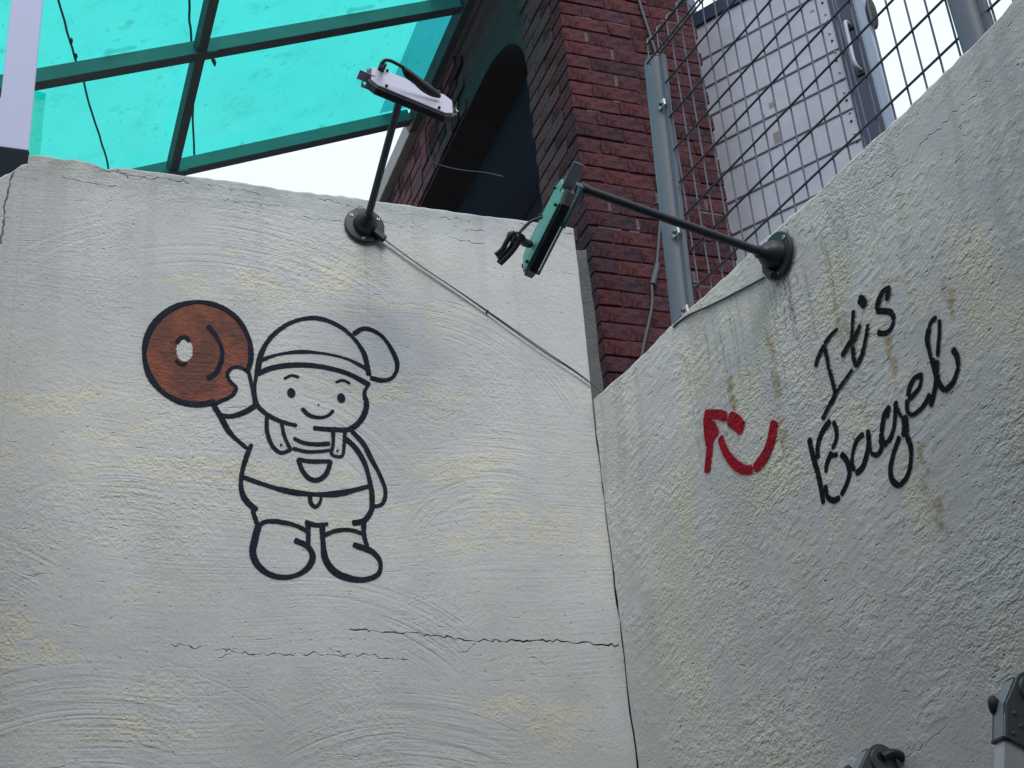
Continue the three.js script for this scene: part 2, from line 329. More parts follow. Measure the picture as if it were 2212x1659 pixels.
const BASE = [0.555, 0.603, 0.645], YEL = [0.635, 0.66, 0.585], BASER = [0.62, 0.635, 0.63], YELR = [0.69, 0.69, 0.57];
const LEFT_U0 = -0.5, LEFT_H0 = 2.3, RIGHT_U0 = -0.05, RIGHT_H0 = 1.6;
let leftMat, rightMat;
{
  const S = new Surface(LEFT_U0, LEFT_H0), q = rng(5), spots = mm(L_YELLOW).map(([x, y]) => [x, y, 0.16 + 0.14 * q(), 0.06 + 0.06 * q()]);
  const sweeps = [];
  for (const [x, y, r0, r1, a0, a1] of [[0.62, 3.35, 0.62, 1.12, 0.7, 2.5], [0.75, 3.2, 0.3, 0.72, 0.4, 2.2], [0.3, 2.05, 0.35, 0.9, 0.7, 2.6], [1.15, 2.0, 0.4, 0.85, 0.5, 2.3], [1.5, 3.1, 0.25, 0.6, 0.9, 2.9], [0.35, 3.0, 0.2, 0.5, 0.5, 2.8], [1.25, 3.5, 0.35, 0.75, 0.2, 1.9], [0.9, 2.4, 0.5, 0.8, 0.7, 2.0], [-0.1, 2.7, 0.3, 0.6, 0.2, 1.9]]) sweeps.push({ x, y, r0, r1, a0, a1, k: q() * 200 });
  S.fill((x, y, o) => {
    const big = fbm(x * 2.3 + 3, y * 2.3, 3), mid = fbm(x * 9 + 31, y * 9 + 5, 3), g1 = noise(x * 420, y * 420), g2 = noise(x * 170 + 9, y * 170), g3 = noise(x * 70, y * 70 + 40);
    let ye = 0; const wx = x + 0.16 * (fbm(x * 5 + 21, y * 5, 2) - 0.5), wy = y + 0.13 * (fbm(x * 4, y * 7 + 33, 3) - 0.5);
    for (const [sx, sy, a, b] of spots) { const dx = (wx - sx) / a, dy = (wy - sy) / b, d = dx * dx + dy * dy; if (d < 5) ye = Math.max(ye, Math.exp(-d)); }
    const streak = fbm(x * 7 + 3, y * 42 + 5 * noise(x * 3, y), 3), patch = fbm(x * 13 + 40, y * 22, 4);
    ye = Math.min(1, sstep(0.42, 0.62, patch * 0.55 + streak * 0.45) * (0.85 * ye + 0.12) + 0.22 * sstep(0.5, 0.72, fbm(x * 2.6 + 70, y * 4.2 + 12, 4)));
    let h = (big - 0.5) * 0.003 + (mid - 0.5) * 0.0022;
    const rough = 0.55 + 0.9 * ye + 0.5 * sstep(0.5, 0.7, noise(x * 4 + 8, y * 4 + 60));
    h += rough * ((g1 - 0.5) * 0.0006 + (g2 - 0.5) * 0.0011 + (g3 - 0.5) * 0.0009);
    for (const w of sweeps) {
      const dx = x - w.x, dy = y - w.y, r2 = dx * dx + dy * dy; if (r2 > w.r1 * w.r1 || r2 < w.r0 * w.r0) continue;
      const r = Math.sqrt(r2), a = Math.atan2(dy, dx); if (a < w.a0 || a > w.a1) continue;
      const t = (r - w.r0) / (w.r1 - w.r0), s = (a - w.a0) / (w.a1 - w.a0), win = Math.sin(Math.PI * t) * sstep(0, 0.25, s) * sstep(1, 0.75, s) * sstep(0.35, 0.6, noise(a * 3 + w.k, r * 7));
      h += win * ((noise(r * 75 + w.k, a * 1.5) - 0.5) * 0.0012 + (noise(r * 190 + w.k, a * 3) - 0.5) * 0.0010 - 0.0016 * Math.pow(noise(r * 120 + 3 * w.k, a * 2), 6));
    }
    h += (noise(x * 7 + 80, y * 210 + 18 * noise(x * 2, y * 3)) - 0.5) * 0.0007 * sstep(0.4, 0.62, noise(x * 2.3 + 14, y * 2.7));
    const top = sstep(4.34, 4.5, y + 0.05 * (mid - 0.5)), drip = sstep(0.62, 0.8, noise(x * 26, y * 1.2)) * sstep(3.5, 4.5, y);
    let k = 0.95 + 0.16 * (big - 0.5) + 0.14 * (mid - 0.5) + 0.06 * (g2 - 0.5) - 0.1 * top - 0.06 * drip;
    k *= 1 - 0.16 * sstep(0.25, -0.02, x) * (0.6 + 0.8 * mid);
    o[0] = h; for (let c = 0; c < 3; c++) o[c + 1] = k * (BASE[c] + (YEL[c] - BASE[c]) * ye);
    const gr = top * sstep(0.3, 0.8, fbm(x * 18, y * 30, 3)) * 0.2; o[1] *= 1 - gr; o[2] *= 1 - 0.8 * gr; o[3] *= 1 - gr;
  });
  for (let i = 0; i < 900; i++) S.dab(-0.4 + 2.3 * q(), 2.3 + 2.3 * q(), 0.002 + 0.004 * q() * q(), -0.0018, [0.8, 0.8, 0.8]);
  for (let i = 0; i < 260; i++) { const x = -0.3 + 2.1 * q(), y = 2.4 + 2.1 * q(), a = (q() - 0.5) * 0.5, l = 0.01 + 0.05 * q(); S.line([[x, y], [x + l * Math.cos(a), y + l * Math.sin(a)]], 0.0013, -0.0006, [0.97, 0.97, 0.97], i, 0.0008); }
  S.line(mm(CRACK_L), 0.0013, -0.0016, [0.6, 0.59, 0.58], 3, 0.0035); S.line(mm(CRACK_L2), 0.0018, -0.0024, [0.42, 0.41, 0.4], 8, 0.003); S.line(mm(CRACK_L2.slice(4)), 0.0022, -0.002, [0.45, 0.44, 0.43], 8, 0.003);
  S.line(mm(CRACK_TOP), 0.0015, -0.002, [0.7, 0.7, 0.68], 5, 0.004); S.line(mm(CRACK_END), 0.0022, -0.003, [0.66, 0.66, 0.64], 6, 0.0012);
  for (let i = 0; i < 12; i++) { const x = 0.05 + 1.75 * q(), y = 4.38 + 0.11 * q(); S.line([[x, y], [x + 0.05, y - 0.006 * q()], [x + 0.1 + 0.1 * q(), y - 0.012 * q()]], 0.0014, -0.0015, [0.82, 0.82, 0.8], i, 0.004); }
  S.line([[1.085, 4.31], [1.09, 4.18], [1.088, 4.02]], 0.006, 0, [0.985, 0.985, 0.985], 2); S.line([[1.14, 4.33], [1.14, 4.25]], 0.005, 0, [0.97, 0.97, 0.97], 4);
  // the spray cloud round the stencilled drawing
  for (const [x, y, d] of [[0.93, 2.905, -1], [1.32, 2.9, 1], [1.55, 2.895, -1], [0.62, 2.87, 1]]) S.line([[x, y], [x + 0.03, y + 0.012 * d], [x + 0.05, y + 0.03 * d]], 0.0012, -0.0014, [0.65, 0.64, 0.63], x * 50, 0.002);
  for (let i = 0; i < 60; i++) { const a = q() * 6.283; S.dab(1.085 + 0.067 * Math.cos(a), 4.383 + 0.068 * Math.sin(a), 0.005 + 0.006 * q(), 0, [0.9, 0.9, 0.9]); }
  S.spray(FIGURE, q, 0.007, [0.86, 0.87, 0.89]); S.spray(BAGEL_LINES.slice(0, 1), q, 0.008, [0.9, 0.84, 0.8]);
  const [b, c] = S.maps(0.012); leftMat = std(1, 1, 1, { map: c, bumpMap: b, bumpScale: 0.012, roughness: 0.92 });
}
{
  const S = new Surface(RIGHT_U0, RIGHT_H0), q = rng(9), spots = mm(R_YELLOW).map(([x, y]) => [x, y, 0.05 + 0.09 * q(), 0.07 + 0.1 * q()]), brown = [...mm(R_STAINS), [1.25, 3.35], [0.75, 3.45]];
  const ca = Math.cos(0.2), sa = Math.sin(0.2);
  S.fill((x, y, o) => {
    const X = x * ca + y * sa, Y = -x * sa + y * ca;
    const big = fbm(x * 2.7 + 13, y * 2.7 + 4, 3), mid = fbm(x * 10 + 1, y * 10 + 55, 3), g1 = noise(x * 380, y * 380), g2 = noise(X * 95, Y * 190), g3 = noise(X * 48, Y * 80 + 40), g4 = noise(x * 160 + 3, y * 160);
    let ye = 0; for (const [sx, sy, a, b] of spots) { const dx = (x - sx) / a, dy = (y - sy) / b, d = dx * dx + dy * dy; if (d < 4) ye = Math.max(ye, Math.exp(-d)); }
    ye = Math.min(1, sstep(0.36, 0.62, fbm(x * 14 + 5, y * 9 + 60, 4)) * (0.9 * ye + 0.2) + 0.6 * sstep(0.4, 0.7, fbm(x * 3.3 + 7, y * 1.7 + 120, 4)));
    const rough = 0.35 + 0.85 * sstep(0.35, 0.7, fbm(x * 3.5 + 44, y * 3.5, 3)) + 0.9 * ye;
    let h = (big - 0.5) * 0.004 + (mid - 0.5) * 0.0025 + 0.0016 * (noise(X * 9 + 7, Y * 70) - 0.5) * sstep(0.4, 0.6, noise(x * 3.1 + 60, y * 3.1)) + rough * ((g1 - 0.5) * 0.0013 + (g2 - 0.5) * 0.0011 + (g3 - 0.5) * 0.0008 + (g4 - 0.5) * 0.0012);
    h += 0.0014 * sstep(0.55, 0.62, g3) * sstep(0.45, 0.6, mid);
    const top = sstep(3.66, 3.79, y + 0.05 * (mid - 0.5)), drip = sstep(0.58, 0.85, noise(x * 30 + 6 * noise(y * 3, x), y * 1.1 + 9)) * sstep(2.5, 3.8, y);
    let k = 1.17 + 0.2 * (big - 0.5) + 0.2 * (mid - 0.5) + 0.08 * (g4 - 0.5) - 0.02 * top - 0.13 * drip;
    let br = 0; for (const [sx, sy] of brown) { const dx = (x - sx) / 0.022, dy = (y - sy) / 0.07, d = dx * dx + dy * dy; if (d < 5) br = Math.max(br, Math.exp(-d)); } br = 0.85 * sstep(0.2, 1.0, br * (0.1 + 1.5 * noise(x * 75, y * 50)) * (0.5 + mid));
    o[0] = h; for (let c = 0; c < 3; c++) o[c + 1] = k * (BASER[c] + (YELR[c] - BASER[c]) * ye) * (1 - br * [0.3, 0.42, 0.6][c]);
  });
  for (let i = 0; i < 1700; i++) { // short trowel nicks, all dragged the same way
    const x = 2.3 * q(), y = 1.7 + 2.1 * q(), a = 0.16 + (q() - 0.5) * 0.6, l = 0.004 + 0.026 * q() * q() * q(), dark = 0.86 + 0.12 * q();
    S.line([[x, y], [x + l * Math.cos(a), y + l * Math.sin(a)]], 0.0012 + 0.0012 * q(), -0.0016 * (0.3 + q()), [dark, dark, dark], i, 0.001);
  }
  for (let i = 0; i < 10; i++) { const x = 1.8 * q(), y = 2.2 + 1.4 * q(), l = 0.15 + 0.4 * q(); S.line([[x, y], [x + l * 0.5, y + l * 0.09], [x + l, y + l * 0.2]], 0.0014, -0.0008, [0.95, 0.95, 0.95], i + 50, 0.003); }
  S.line(mm(CRACK_R), 0.0013, -0.0015, [0.68, 0.68, 0.66], 11, 0.004);
  for (let i = 0; i < 34; i++) { const x = 0.55 + 0.9 * q(), y = 3.62 + 0.12 * q(); S.line([[x, y], [x + 0.004, y - 0.05], [x - 0.004, y - 0.08 - 0.3 * q()]], 0.003 + 0.004 * q(), 0, [0.975, 0.975, 0.97], i); }
  for (let i = 0; i < 9; i++) { const x = 0.99 + 0.13 * q(), y = 3.66 - 0.02 * q(); S.line([[x, y], [x + 0.003, y - 0.04], [x - 0.004, y - 0.07 - 0.2 * q() * q()]], 0.002 + 0.003 * q(), 0, [0.9, 0.9, 0.89], i + 90, 0.003); }
  for (let i = 0; i < 60; i++) { const a = q() * 6.283; S.dab(1.06 + 0.066 * Math.cos(a), 3.706 + 0.068 * Math.sin(a), 0.006 + 0.006 * q(), 0, [0.86, 0.86, 0.86]); }
  S.spray(LETTERS, q, 0.005, [0.85, 0.86, 0.88]); S.spray(RED_MARK, q, 0.009, [0.95, 0.7, 0.72]);
  const [b, c] = S.maps(0.016); rightMat = std(1, 1, 1, { map: c, bumpMap: b, bumpScale: 0.0125, roughness: 0.96 });
}

// a wall as a swept section: an uneven front sheet, a worn rounded top, a back and two ends
function wallGeometry(at, u0, u1, h0, top, thick, disp, uvAt, endA, endB, bevel = 0.012, nu = 70, nv = 70) {
  const pos = [], uv = [], idx = [], sect = nv + 1 + 4 + 2;
  for (let i = 0; i <= nu; i++) {
    const t = i / nu, ub = u0 + (u1 - u0) * t, T = top(ub);
    const put = (h, d) => { const u = ub + (1 - t) * endA(h) + t * endB(h), p = at(u, h, d); pos.push(p.x, p.y, p.z); uv.push(...uvAt(u, h + (d < -bevel ? -d : 0))); };
    for (let j = 0; j <= nv; j++) { const h = h0 + (T - bevel - h0) * Math.pow(j / nv, 0.85); put(h, disp(ub, h)); }
    for (let j = 1; j <= 4; j++) { const a = j / 4 * Math.PI / 2; put(T - bevel + bevel * Math.sin(a), disp(ub, T) - bevel * (1 - Math.cos(a)) * 1.0); }
    put(T - 0.004, -thick); put(h0, -thick);
  }
  for (let i = 0; i < nu; i++) for (let j = 0; j + 1 < sect; j++) { const a = i * sect + j, b = a + sect; idx.push(a, b, a + 1, b, b + 1, a + 1); }
  const g = new THREE.BufferGeometry(); g.setAttribute('position', new THREE.Float32BufferAttribute(pos, 3)); g.setAttribute('uv', new THREE.Float32BufferAttribute(uv, 2)); g.setIndex(idx); g.computeVertexNormals();
  const ends = [];
  for (const i of [0, nu]) { // end faces
    const p = [], w = [], o = i * sect; for (let j = 1; j + 1 < sect; j++) for (const k of i ? [sect - 1, j + 1, j] : [sect - 1, j, j + 1]) { p.push(pos[(o + k) * 3], pos[(o + k) * 3 + 1], pos[(o + k) * 3 + 2]); w.push(uv[(o + k) * 2], uv[(o + k) * 2 + 1]); }
    const e = new THREE.BufferGeometry(); e.setAttribute('position', new THREE.Float32BufferAttribute(p, 3)); e.setAttribute('uv', new THREE.Float32BufferAttribute(w, 2)); e.computeVertexNormals(); ends.push(e);
  }
  return merge([g, ...ends]);
}
const leftAt = (u, h, d) => V(u, h, CORNER.z + d), rightAt = (u, h, d) => V(CORNER.x + NEAR.x * u - OUT.x * d, h, CORNER.z + NEAR.z * u - OUT.z * d);
const leftUV = (u, h) => [(u - LEFT_U0) / TEX, (h - LEFT_H0) / TEX], rightUV = (u, h) => [(u - RIGHT_U0) / TEX, (h - RIGHT_H0) / TEX];

// a painted stroke: a ribbon that follows the plaster, with ragged spray edges and round ends
let coat = 0;
function ribbon(st, at, disp, uvAt, k = 0.74, more = 0.22, round = 0.6) {
  const w0 = st.half / 500 * k, c = smooth(st, 0.0035, more * w0 * 1000), pos = [], uv = [], idx = [], lift = 0.0012 + 0.00004 * (coat++ % 60), q = coat * 7.3;
  const P = c.length, pts = [];
  for (let i = 0; i < P; i++) {
    const a = c[Math.max(0, i - 1)], b = c[Math.min(P - 1, i + 1)], L = Math.hypot(b[0] - a[0], b[1] - a[1]) || 1, nx = -(b[1] - a[1]) / L, ny = (b[0] - a[0]) / L;
    const s = Math.min(i, P - 1 - i) * 0.0035, cap = s < w0 * round * 0.5 ? Math.sqrt(Math.max(0.3, 1 - (1 - s / (w0 * round * 0.5)) ** 2)) : 1, body = 0.74 + 0.5 * noise(i * 0.05 + q, 3);
    const l = w0 * 0.5 * cap * body + 0.0014 * (noise(i * 0.7, q) - 0.5), r = w0 * 0.5 * cap * body + 0.0014 * (noise(i * 0.7, q + 40) - 0.5);
    pts.push([c[i][0] + nx * l, c[i][1] + ny * l], [c[i][0] - nx * r, c[i][1] - ny * r]);
  }
  for (const [x, y] of pts) { const p = at(x, y, disp(x, y) + lift); pos.push(p.x, p.y, p.z); uv.push(...uvAt(x, y)); }
  for (let i = 0; i + 1 < P; i++) { const a = i * 2; idx.push(a, a + 1, a + 2, a + 1, a + 3, a + 2); }
  const g = new THREE.BufferGeometry(); g.setAttribute('position', new THREE.Float32BufferAttribute(pos, 3)); g.setAttribute('uv', new THREE.Float32BufferAttribute(uv, 2)); g.setIndex(idx);
  const n = at(0, 0, 1).sub(at(0, 0, 0)), nn = new Float32Array(pos.length); for (let i = 0; i < nn.length; i += 3) { nn[i] = n.x; nn[i + 1] = n.y; nn[i + 2] = n.z; } g.setAttribute('normal', new THREE.BufferAttribute(nn, 3));
  return g;
}
function dot(x, y, r, at, disp, uvAt, sy = 1) {
  const pos = [], uv = [], idx = [], n = 28, lift = 0.0015 + 0.00004 * (coat++ % 60); const put = (a, b) => { const p = at(a, b, disp(a, b) + lift); pos.push(p.x, p.y, p.z); uv.push(...uvAt(a, b)); };
  put(x, y); for (let i = 0; i < n; i++) { const a = i / n * Math.PI * 2, k = r * (0.95 + 0.1 * noise(i * 0.9, r * 900)); put(x + k * Math.cos(a), y + sy * k * Math.sin(a)); idx.push(0, 1 + i, 1 + (i + 1) % n); }
  const g = new THREE.BufferGeometry(); g.setAttribute('position', new THREE.Float32BufferAttribute(pos, 3)); g.setAttribute('uv', new THREE.Float32BufferAttribute(uv, 2)); g.setIndex(idx); g.computeVertexNormals(); return g;
}

// ---------------------------------------------------------------- ground
structure('ground', new THREE.CircleGeometry(300, 48).rotateX(-Math.PI / 2), M.asphalt);
{ // the higher ground that both walls hold back
  const sh = new THREE.Shape(); const b = (u) => rightAt(u, 0, -0.21);
  sh.moveTo(-9, 4.07); sh.lineTo(1.84, 4.07); sh.lineTo(2.09, 3.86); const e = b(2.6); sh.lineTo(e.x, -e.z); sh.lineTo(e.x + 30, -e.z); sh.lineTo(40, 40); sh.lineTo(-9, 40); sh.closePath();
  structure('upper_ground', metreUV(new THREE.ExtrudeGeometry(sh, { depth: 3.1, bevelEnabled: false }).rotateX(-Math.PI / 2)), M.soil);
}

structure('unseen_house', merge([box(-7, -1.15, 0, 5.4, -3.3, 3.4), box(-1.14, 9, 0, 6.6, 1.3, 6)]), std(0.17, 0.165, 0.16, { roughness: 0.95, map: MOTTLE }));  // house out of view, sized and placed to shade the lower plaster walls

// ---------------------------------------------------------------- left wall with the painted child
const wornTex = tex8(512, (u, v) => { const k = 0.42 + 0.3 * tileN(u, v, 9) + 0.28 * tileN(u, v, 70) + 0.5 * Math.pow(tileN(u, v, 140), 6); return [k, k, k]; }, false); wornTex.repeat.set(5, 5);
const coatOf = (r, g, b, m) => new THREE.MeshPhysicalMaterial({ color: new THREE.Color().setRGB(r, g, b), roughness: 0.9, specularIntensity: 0.35, map: wornTex, bumpMap: m.bumpMap, bumpScale: m.bumpScale });
const paint = coatOf(0.02, 0.03, 0.052, leftMat), paintR = coatOf(0.016, 0.022, 0.034, rightMat), red = coatOf(0.56, 0.018, 0.042, rightMat);
{
  const w = thing('plaster_wall', 'wide pale grey plaster wall with the painted child holding up a bagel', 'wall', [1.0, 0, -3.95]);
  const top = (u) => 4.503 + 0.006 * (noise(u * 6, 4) - 0.5) + 0.005 * (noise(u * 40, 9) - 0.5) + 0.004 * (noise(u * 130, 3) - 0.5) - 0.035 * sstep(1.835, 1.866, u) - 0.03 * Math.exp(-(((u - 0.235) / 0.03) ** 2)) * 0.6;
  const endB = (h) => (h > 3.8 ? 0.012 * sstep(3.8, 4.5, h) : -0.0015) + 0.007 * (noise(h * 22, 31) - 0.5) + 0.006 * (noise(h * 70, 3) - 0.5) + 0.008;
  part('plaster', wallGeometry(leftAt, 0.0, 1.842, 0, top, 0.18, leftDisp, leftUV, () => 0, endB), leftMat, w);
  const nAt = leftAt;
  part('painted_figure', merge([...FIGURE.map((s) => ribbon(s, nAt, leftDisp, leftUV)), ...FIGURE_DOTS.map(([r, x, y]) => dot(x / 1000, y / 1000, r / 1000, nAt, leftDisp, leftUV, r > 6 ? 1.25 : 1))]), paint, w, 'black stencilled outline of a child in a cap and dungarees');
  // the bagel: a speckled brown disc laid on the plaster, open at its hole and behind the hand
  const [cx, cy] = BAGEL.c, a = (BAGEL.edge[0] - cx), bb = BAGEL.top[1] - cy, [hx, hy] = BAGEL.hole, ha = BAGEL.holeEdge[0] - hx, hb = BAGEL.holeTop[1] - hy;
  const shx = (BAGEL.edge[1] - cy) / a, shh = (BAGEL.top[0] - cx) / bb; // the drawn circle leans a little
  const inHand = (x, y) => { let c = false; for (let i = 0, j = BAGEL_HAND.length - 1; i < BAGEL_HAND.length; j = i++) { const [xi, yi] = BAGEL_HAND[i], [xj, yj] = BAGEL_HAND[j]; if ((yi > y) !== (yj > y) && x < (xj - xi) * (y - yi) / (yj - yi) + xi) c = !c; } return c; };
  const inside = (x, y) => { const dx = x - cx, dy = y - cy, py = dy - shx * dx, px = dx - shh * dy, n = 0.03 * (noise(x * 0.2, y * 0.2) - 0.5); return (px / a) ** 2 + (py / bb) ** 2 < 0.99 + n && ((x - hx) / ha) ** 2 + ((y - hy) / hb) ** 2 > 1 + n * 2 && !inHand(x, y); };
  const S = 2.5, pos = [], uv = [], col = [], idx = [], id = new Map();
  const vert = (i, j) => { const k = i * 4096 + j; if (!id.has(k)) { id.set(k, id.size); const x = (cx + i * S) / 1000, y = (cy + j * S) / 1000, p = leftAt(x, y, leftDisp(x, y) + 0.0008); pos.push(p.x, p.y, p.z); uv.push(...leftUV(x, y)); const m = fbm(x * 16, y * 12 + 7, 3), f = fbm(x * 70, y * 160, 2), k2 = 0.75 + 0.5 * f, o = sstep(0.42, 0.65, m); col.push(k2 * (0.115 + 0.085 * o), k2 * (0.036 + 0.018 * o), k2 * (0.027 + 0.003 * o)); } return id.get(k); };
  const m = Math.ceil(a * 1.15 / S); for (let i = -m; i < m; i++) for (let j = -m; j < m; j++) if (inside(cx + (i + 0.5) * S, cy + (j + 0.5) * S)) { const A = vert(i, j), B = vert(i + 1, j), C = vert(i, j + 1), D = vert(i + 1, j + 1); idx.push(A, B, C, B, D, C); }
  const g = new THREE.BufferGeometry(); g.setAttribute('position', new THREE.Float32BufferAttribute(pos, 3)); g.setAttribute('uv', new THREE.Float32BufferAttribute(uv, 2)); g.setAttribute('color', new THREE.Float32BufferAttribute(col, 3)); g.setIndex(idx); g.computeVertexNormals();
  const bagel = part('painted_bagel', g, std(1, 1, 1, { vertexColors: true, roughness: 0.75, bumpMap: leftMat.bumpMap, bumpScale: 0.012 }), w, 'reddish brown painted bagel with a small pale hole');
  const o = new THREE.Mesh(merge(BAGEL_LINES.map((s) => ribbon(s, nAt, leftDisp, leftUV))), paint); o.name = 'outline'; bagel.add(shade(o));
}
{ // the wall beyond the vertical crack at the far left, a little lower and turned
  const w = thing('plaster_wall', 'short cracked plaster wall with a rounded top at the far left under the white column', 'wall', [-0.6, 0, -3.95]);
  const at = (u, h, d) => V(u, h, CORNER.z - 0.003 + d + 0.35 * Math.min(0, u + 0.055) * -0.25);
  const top = (u) => (u > -0.072 ? 4.47 - 0.05 * sstep(-0.005, -0.06, u) : 4.4 + 0.05 * sstep(-0.08, -0.13, u)) + 0.012 * (noise(u * 30, 2) - 0.5);
  part('plaster', wallGeometry(at, -2.4, 0.012, 0, top, 0.17, (u, h) => leftDisp(u, h) + 0.01 * sstep(-0.06, -0.1, u) - 0.008 * Math.exp(-(((u + 0.07) / 0.012) ** 2)), leftUV, () => 0, () => 0, 0.02, 160, 60), leftMat, w);
}
// ---------------------------------------------------------------- right wall with the lettering
{
  const w = thing('plaster_wall', 'rough plaster retaining wall with black lettering and a red mark', 'wall', [2.0, 0, -2.8]);
  const top = (u) => 3.795 + 0.01 * (noise(u * 8, 14) - 0.5) + 0.007 * (noise(u * 45, 19) - 0.5) + 0.03 * sstep(1.9, 2.1, u);
  part('plaster', wallGeometry(rightAt, 0.004, 2.6, 0, top, 0.2, rightDisp, rightUV, (h) => 0.006 * (noise(h * 30, 5) - 0.5) + 0.002, () => 0, 0.01, 90, 80), rightMat, w);
  part('painted_lettering', merge(LETTERS.map((s) => ribbon(s, rightAt, rightDisp, rightUV, 0.8, 0.26))), paintR, w, 'black stencilled handwriting reading It\'s Bagel');
  part('painted_mark', merge(RED_MARK.map((s) => ribbon(s, rightAt, rightDisp, rightUV, 0.68, 0.16, 0.5))), red, w, 'red stencilled mark of a hook and a smiling curve');
}
{
  const w = thing('concrete_pier', 'narrow raw concrete pier in the gap between the pale wall and the brickwork', 'pier', [1.9, 0, -4.1]);
  const g = new THREE.BoxGeometry(0.074, 4.47, 0.26, 4, 90, 3).translate(1.905, 2.235, -4.1), p = g.attributes.position;
  for (let i = 0; i < p.count; i++) { const y = p.getY(i), z = p.getZ(i); p.setXYZ(i, p.getX(i) + 0.012 * (noise(y * 18, z * 20 + p.getX(i) * 30) - 0.5), y + (y > 4.4 ? 0.02 * (noise(p.getX(i) * 60, z * 30) - 0.5) : 0), z + 0.014 * (noise(y * 15 + 7, p.getX(i) * 60) - 0.5)); }
  g.computeVertexNormals(); part('concrete', metreUV(g), M.concrete, w);
}

// ---------------------------------------------------------------- brick building
const EX = 2.107, EZ = -4.257, PITCH = 0.074, BH = 0.0665, rb = rng(404);
{
  const b = thing('brick_building', 'dark red painted brick building with a wide dark opening behind the walls', 'building', [2.44, 0, -4.5]);
  const brickTex = tex8(512, (u, v) => { const k = 0.62 + 0.22 * tileN(u, v, 40) + 0.2 * tileN(u, v, 7) - 0.3 * Math.pow(tileN(u, v, 60), 5) + 0.25 * Math.pow(tileN(u, v, 90), 9), d = Math.pow(tileN(u, v, 17), 4); return [k * (1 - 0.25 * d), k * (1 - 0.1 * d), k * (1 - 0.05 * d)]; }, true); brickTex.repeat.set(1.7, 1.7);
  const tones = [[0.142, 0.052, 0.062], [0.122, 0.049, 0.062], [0.158, 0.055, 0.064], [0.09, 0.043, 0.056], [0.132, 0.055, 0.072], [0.112, 0.041, 0.048]]    .map((c) => new THREE.MeshPhysicalMaterial({ color: new THREE.Color().setRGB(...c), roughness: 0.95, specularIntensity: 0.4, map: brickTex, bumpMap: GRIT, bumpScale: 0.006 }));
  const sideTones = [[0.15, 0.05, 0.062], [0.17, 0.05, 0.06], [0.13, 0.052, 0.062]].map((c) => std(...c, { roughness: 0.85, map: brickTex, bumpMap: GRIT, bumpScale: 0.005 }));  // same brick on the side face, colour reddened to offset teal canopy light
  const shapes = new Map();
  const shape = (w, d, k) => { const key = w + '_' + d + '_' + k; if (!shapes.has(key)) { const q = rng(k * 31 + Math.round(w * 977)), g = new RoundedBoxGeometry(w, BH, d, 1, 0.0045), p = g.attributes.position; const sk = [0, 0, 0, 0].map(() => (q() - 0.5) * 0.006); for (let i = 0; i < p.count; i++) { const x = p.getX(i), y = p.getY(i); p.setY(i, y * (1 + sk[0] * 12) + sk[1] * x / w + 0.002 * (noise(x * 60 + k * 9, y * 60) - 0.5)); p.setX(i, x + 0.002 * (noise(y * 70, k * 5 + p.getZ(i) * 40) - 0.5)); p.setZ(i, p.getZ(i) + 0.003 * (noise(x * 30 + k, y * 50) - 0.5)); } g.computeVertexNormals(); shapes.set(key, metreUV(g)); } return shapes.get(key); };
  const lay = (x, y, z, w, d, set) => { const o = new THREE.Mesh(shape(w, d, Math.floor(rand() * 4)), set[Math.floor(rand() * set.length)]); o.name = 'brick'; o.position.set(x - 2.44, y, z + 4.5); o.rotation.set((rand() - 0.5) * 0.012, (rand() - 0.5) * 0.016, (rand() - 0.5) * 0.02); b.add(shade(o)); };
  for (let c = 0; c < 40; c++) { // pillar, laid to a toothed corner
    const y = 3.62 + c * PITCH + BH / 2, odd = c % 2, push = () => (rand() - 0.5) * 0.006;
    let x = EX; const row = odd ? [0.102, 0.218, 0.106, 0.217] : c % 4 ? [0.216, 0.106, 0.214, 0.106] : [0.216, 0.214, 0.106, 0.106];
    row.forEach((w, k) => { const d = k ? 0.1 : odd ? 0.21 : 0.1, gap = rb() < 0.25 ? 0.011 : 0.0035; if (k === 3) w += (rb() - 0.6) * 0.024; if (gap > 0.01 && rb() < 0.7) part('mortar', box(x + w - 0.004, x + w + gap + 0.006, y - BH * 0.42, y + BH * 0.42, EZ - 0.05, EZ - 0.0015, 0.004), M.greyMortar, b); lay(x + w / 2, y + (rand() - 0.5) * 0.006, EZ - d / 2 + push() + (k ? 0 : 0.002), w, d, tones); x += w + gap; });
    if (y > 4.5) { let z = EZ - (odd ? 0.221 : 0.111); for (const l of odd ? [0.2] : [0.21, 0.1]) { lay(EX + 0.05 + push(), y + (rand() - 0.5) * 0.004, z - l / 2, 0.1, l, sideTones); z -= l + 0.011; } }
  }
  for (let i = 0; i < 34; i++) { const l = 0.03 + 0.1 * rb(), x = EX + 0.02 + rb() * 0.5, y = 3.62 + (4 + Math.floor(rb() * 30)) * PITCH - 0.004; part('mortar', box(x, x + l, y - 0.004 - 0.004 * rb(), y + 0.005, EZ - 0.04, EZ - 0.001 - 0.002 * rb(), 0.003), rb() < 0.6 ? M.greyMortar : M.mortar, b); }
  for (let c = 0; c < 6; c++) { let z = EZ - 1.25 - (c % 2) * 0.11; while (z > EZ - 2.82) { const l = rand() < 0.4 ? 0.1 : 0.21; lay(EX + 0.05 + (rand() - 0.5) * 0.006, 6.385 + c * PITCH + BH / 2, z - l / 2, 0.1, l, sideTones.concat(tones[3])); z -= l + 0.011; } }
  part('mortar', merge([box(EX + 0.006, 2.755, 0, 7.1, -4.68, EZ - 0.0055)]), M.mortar, b);
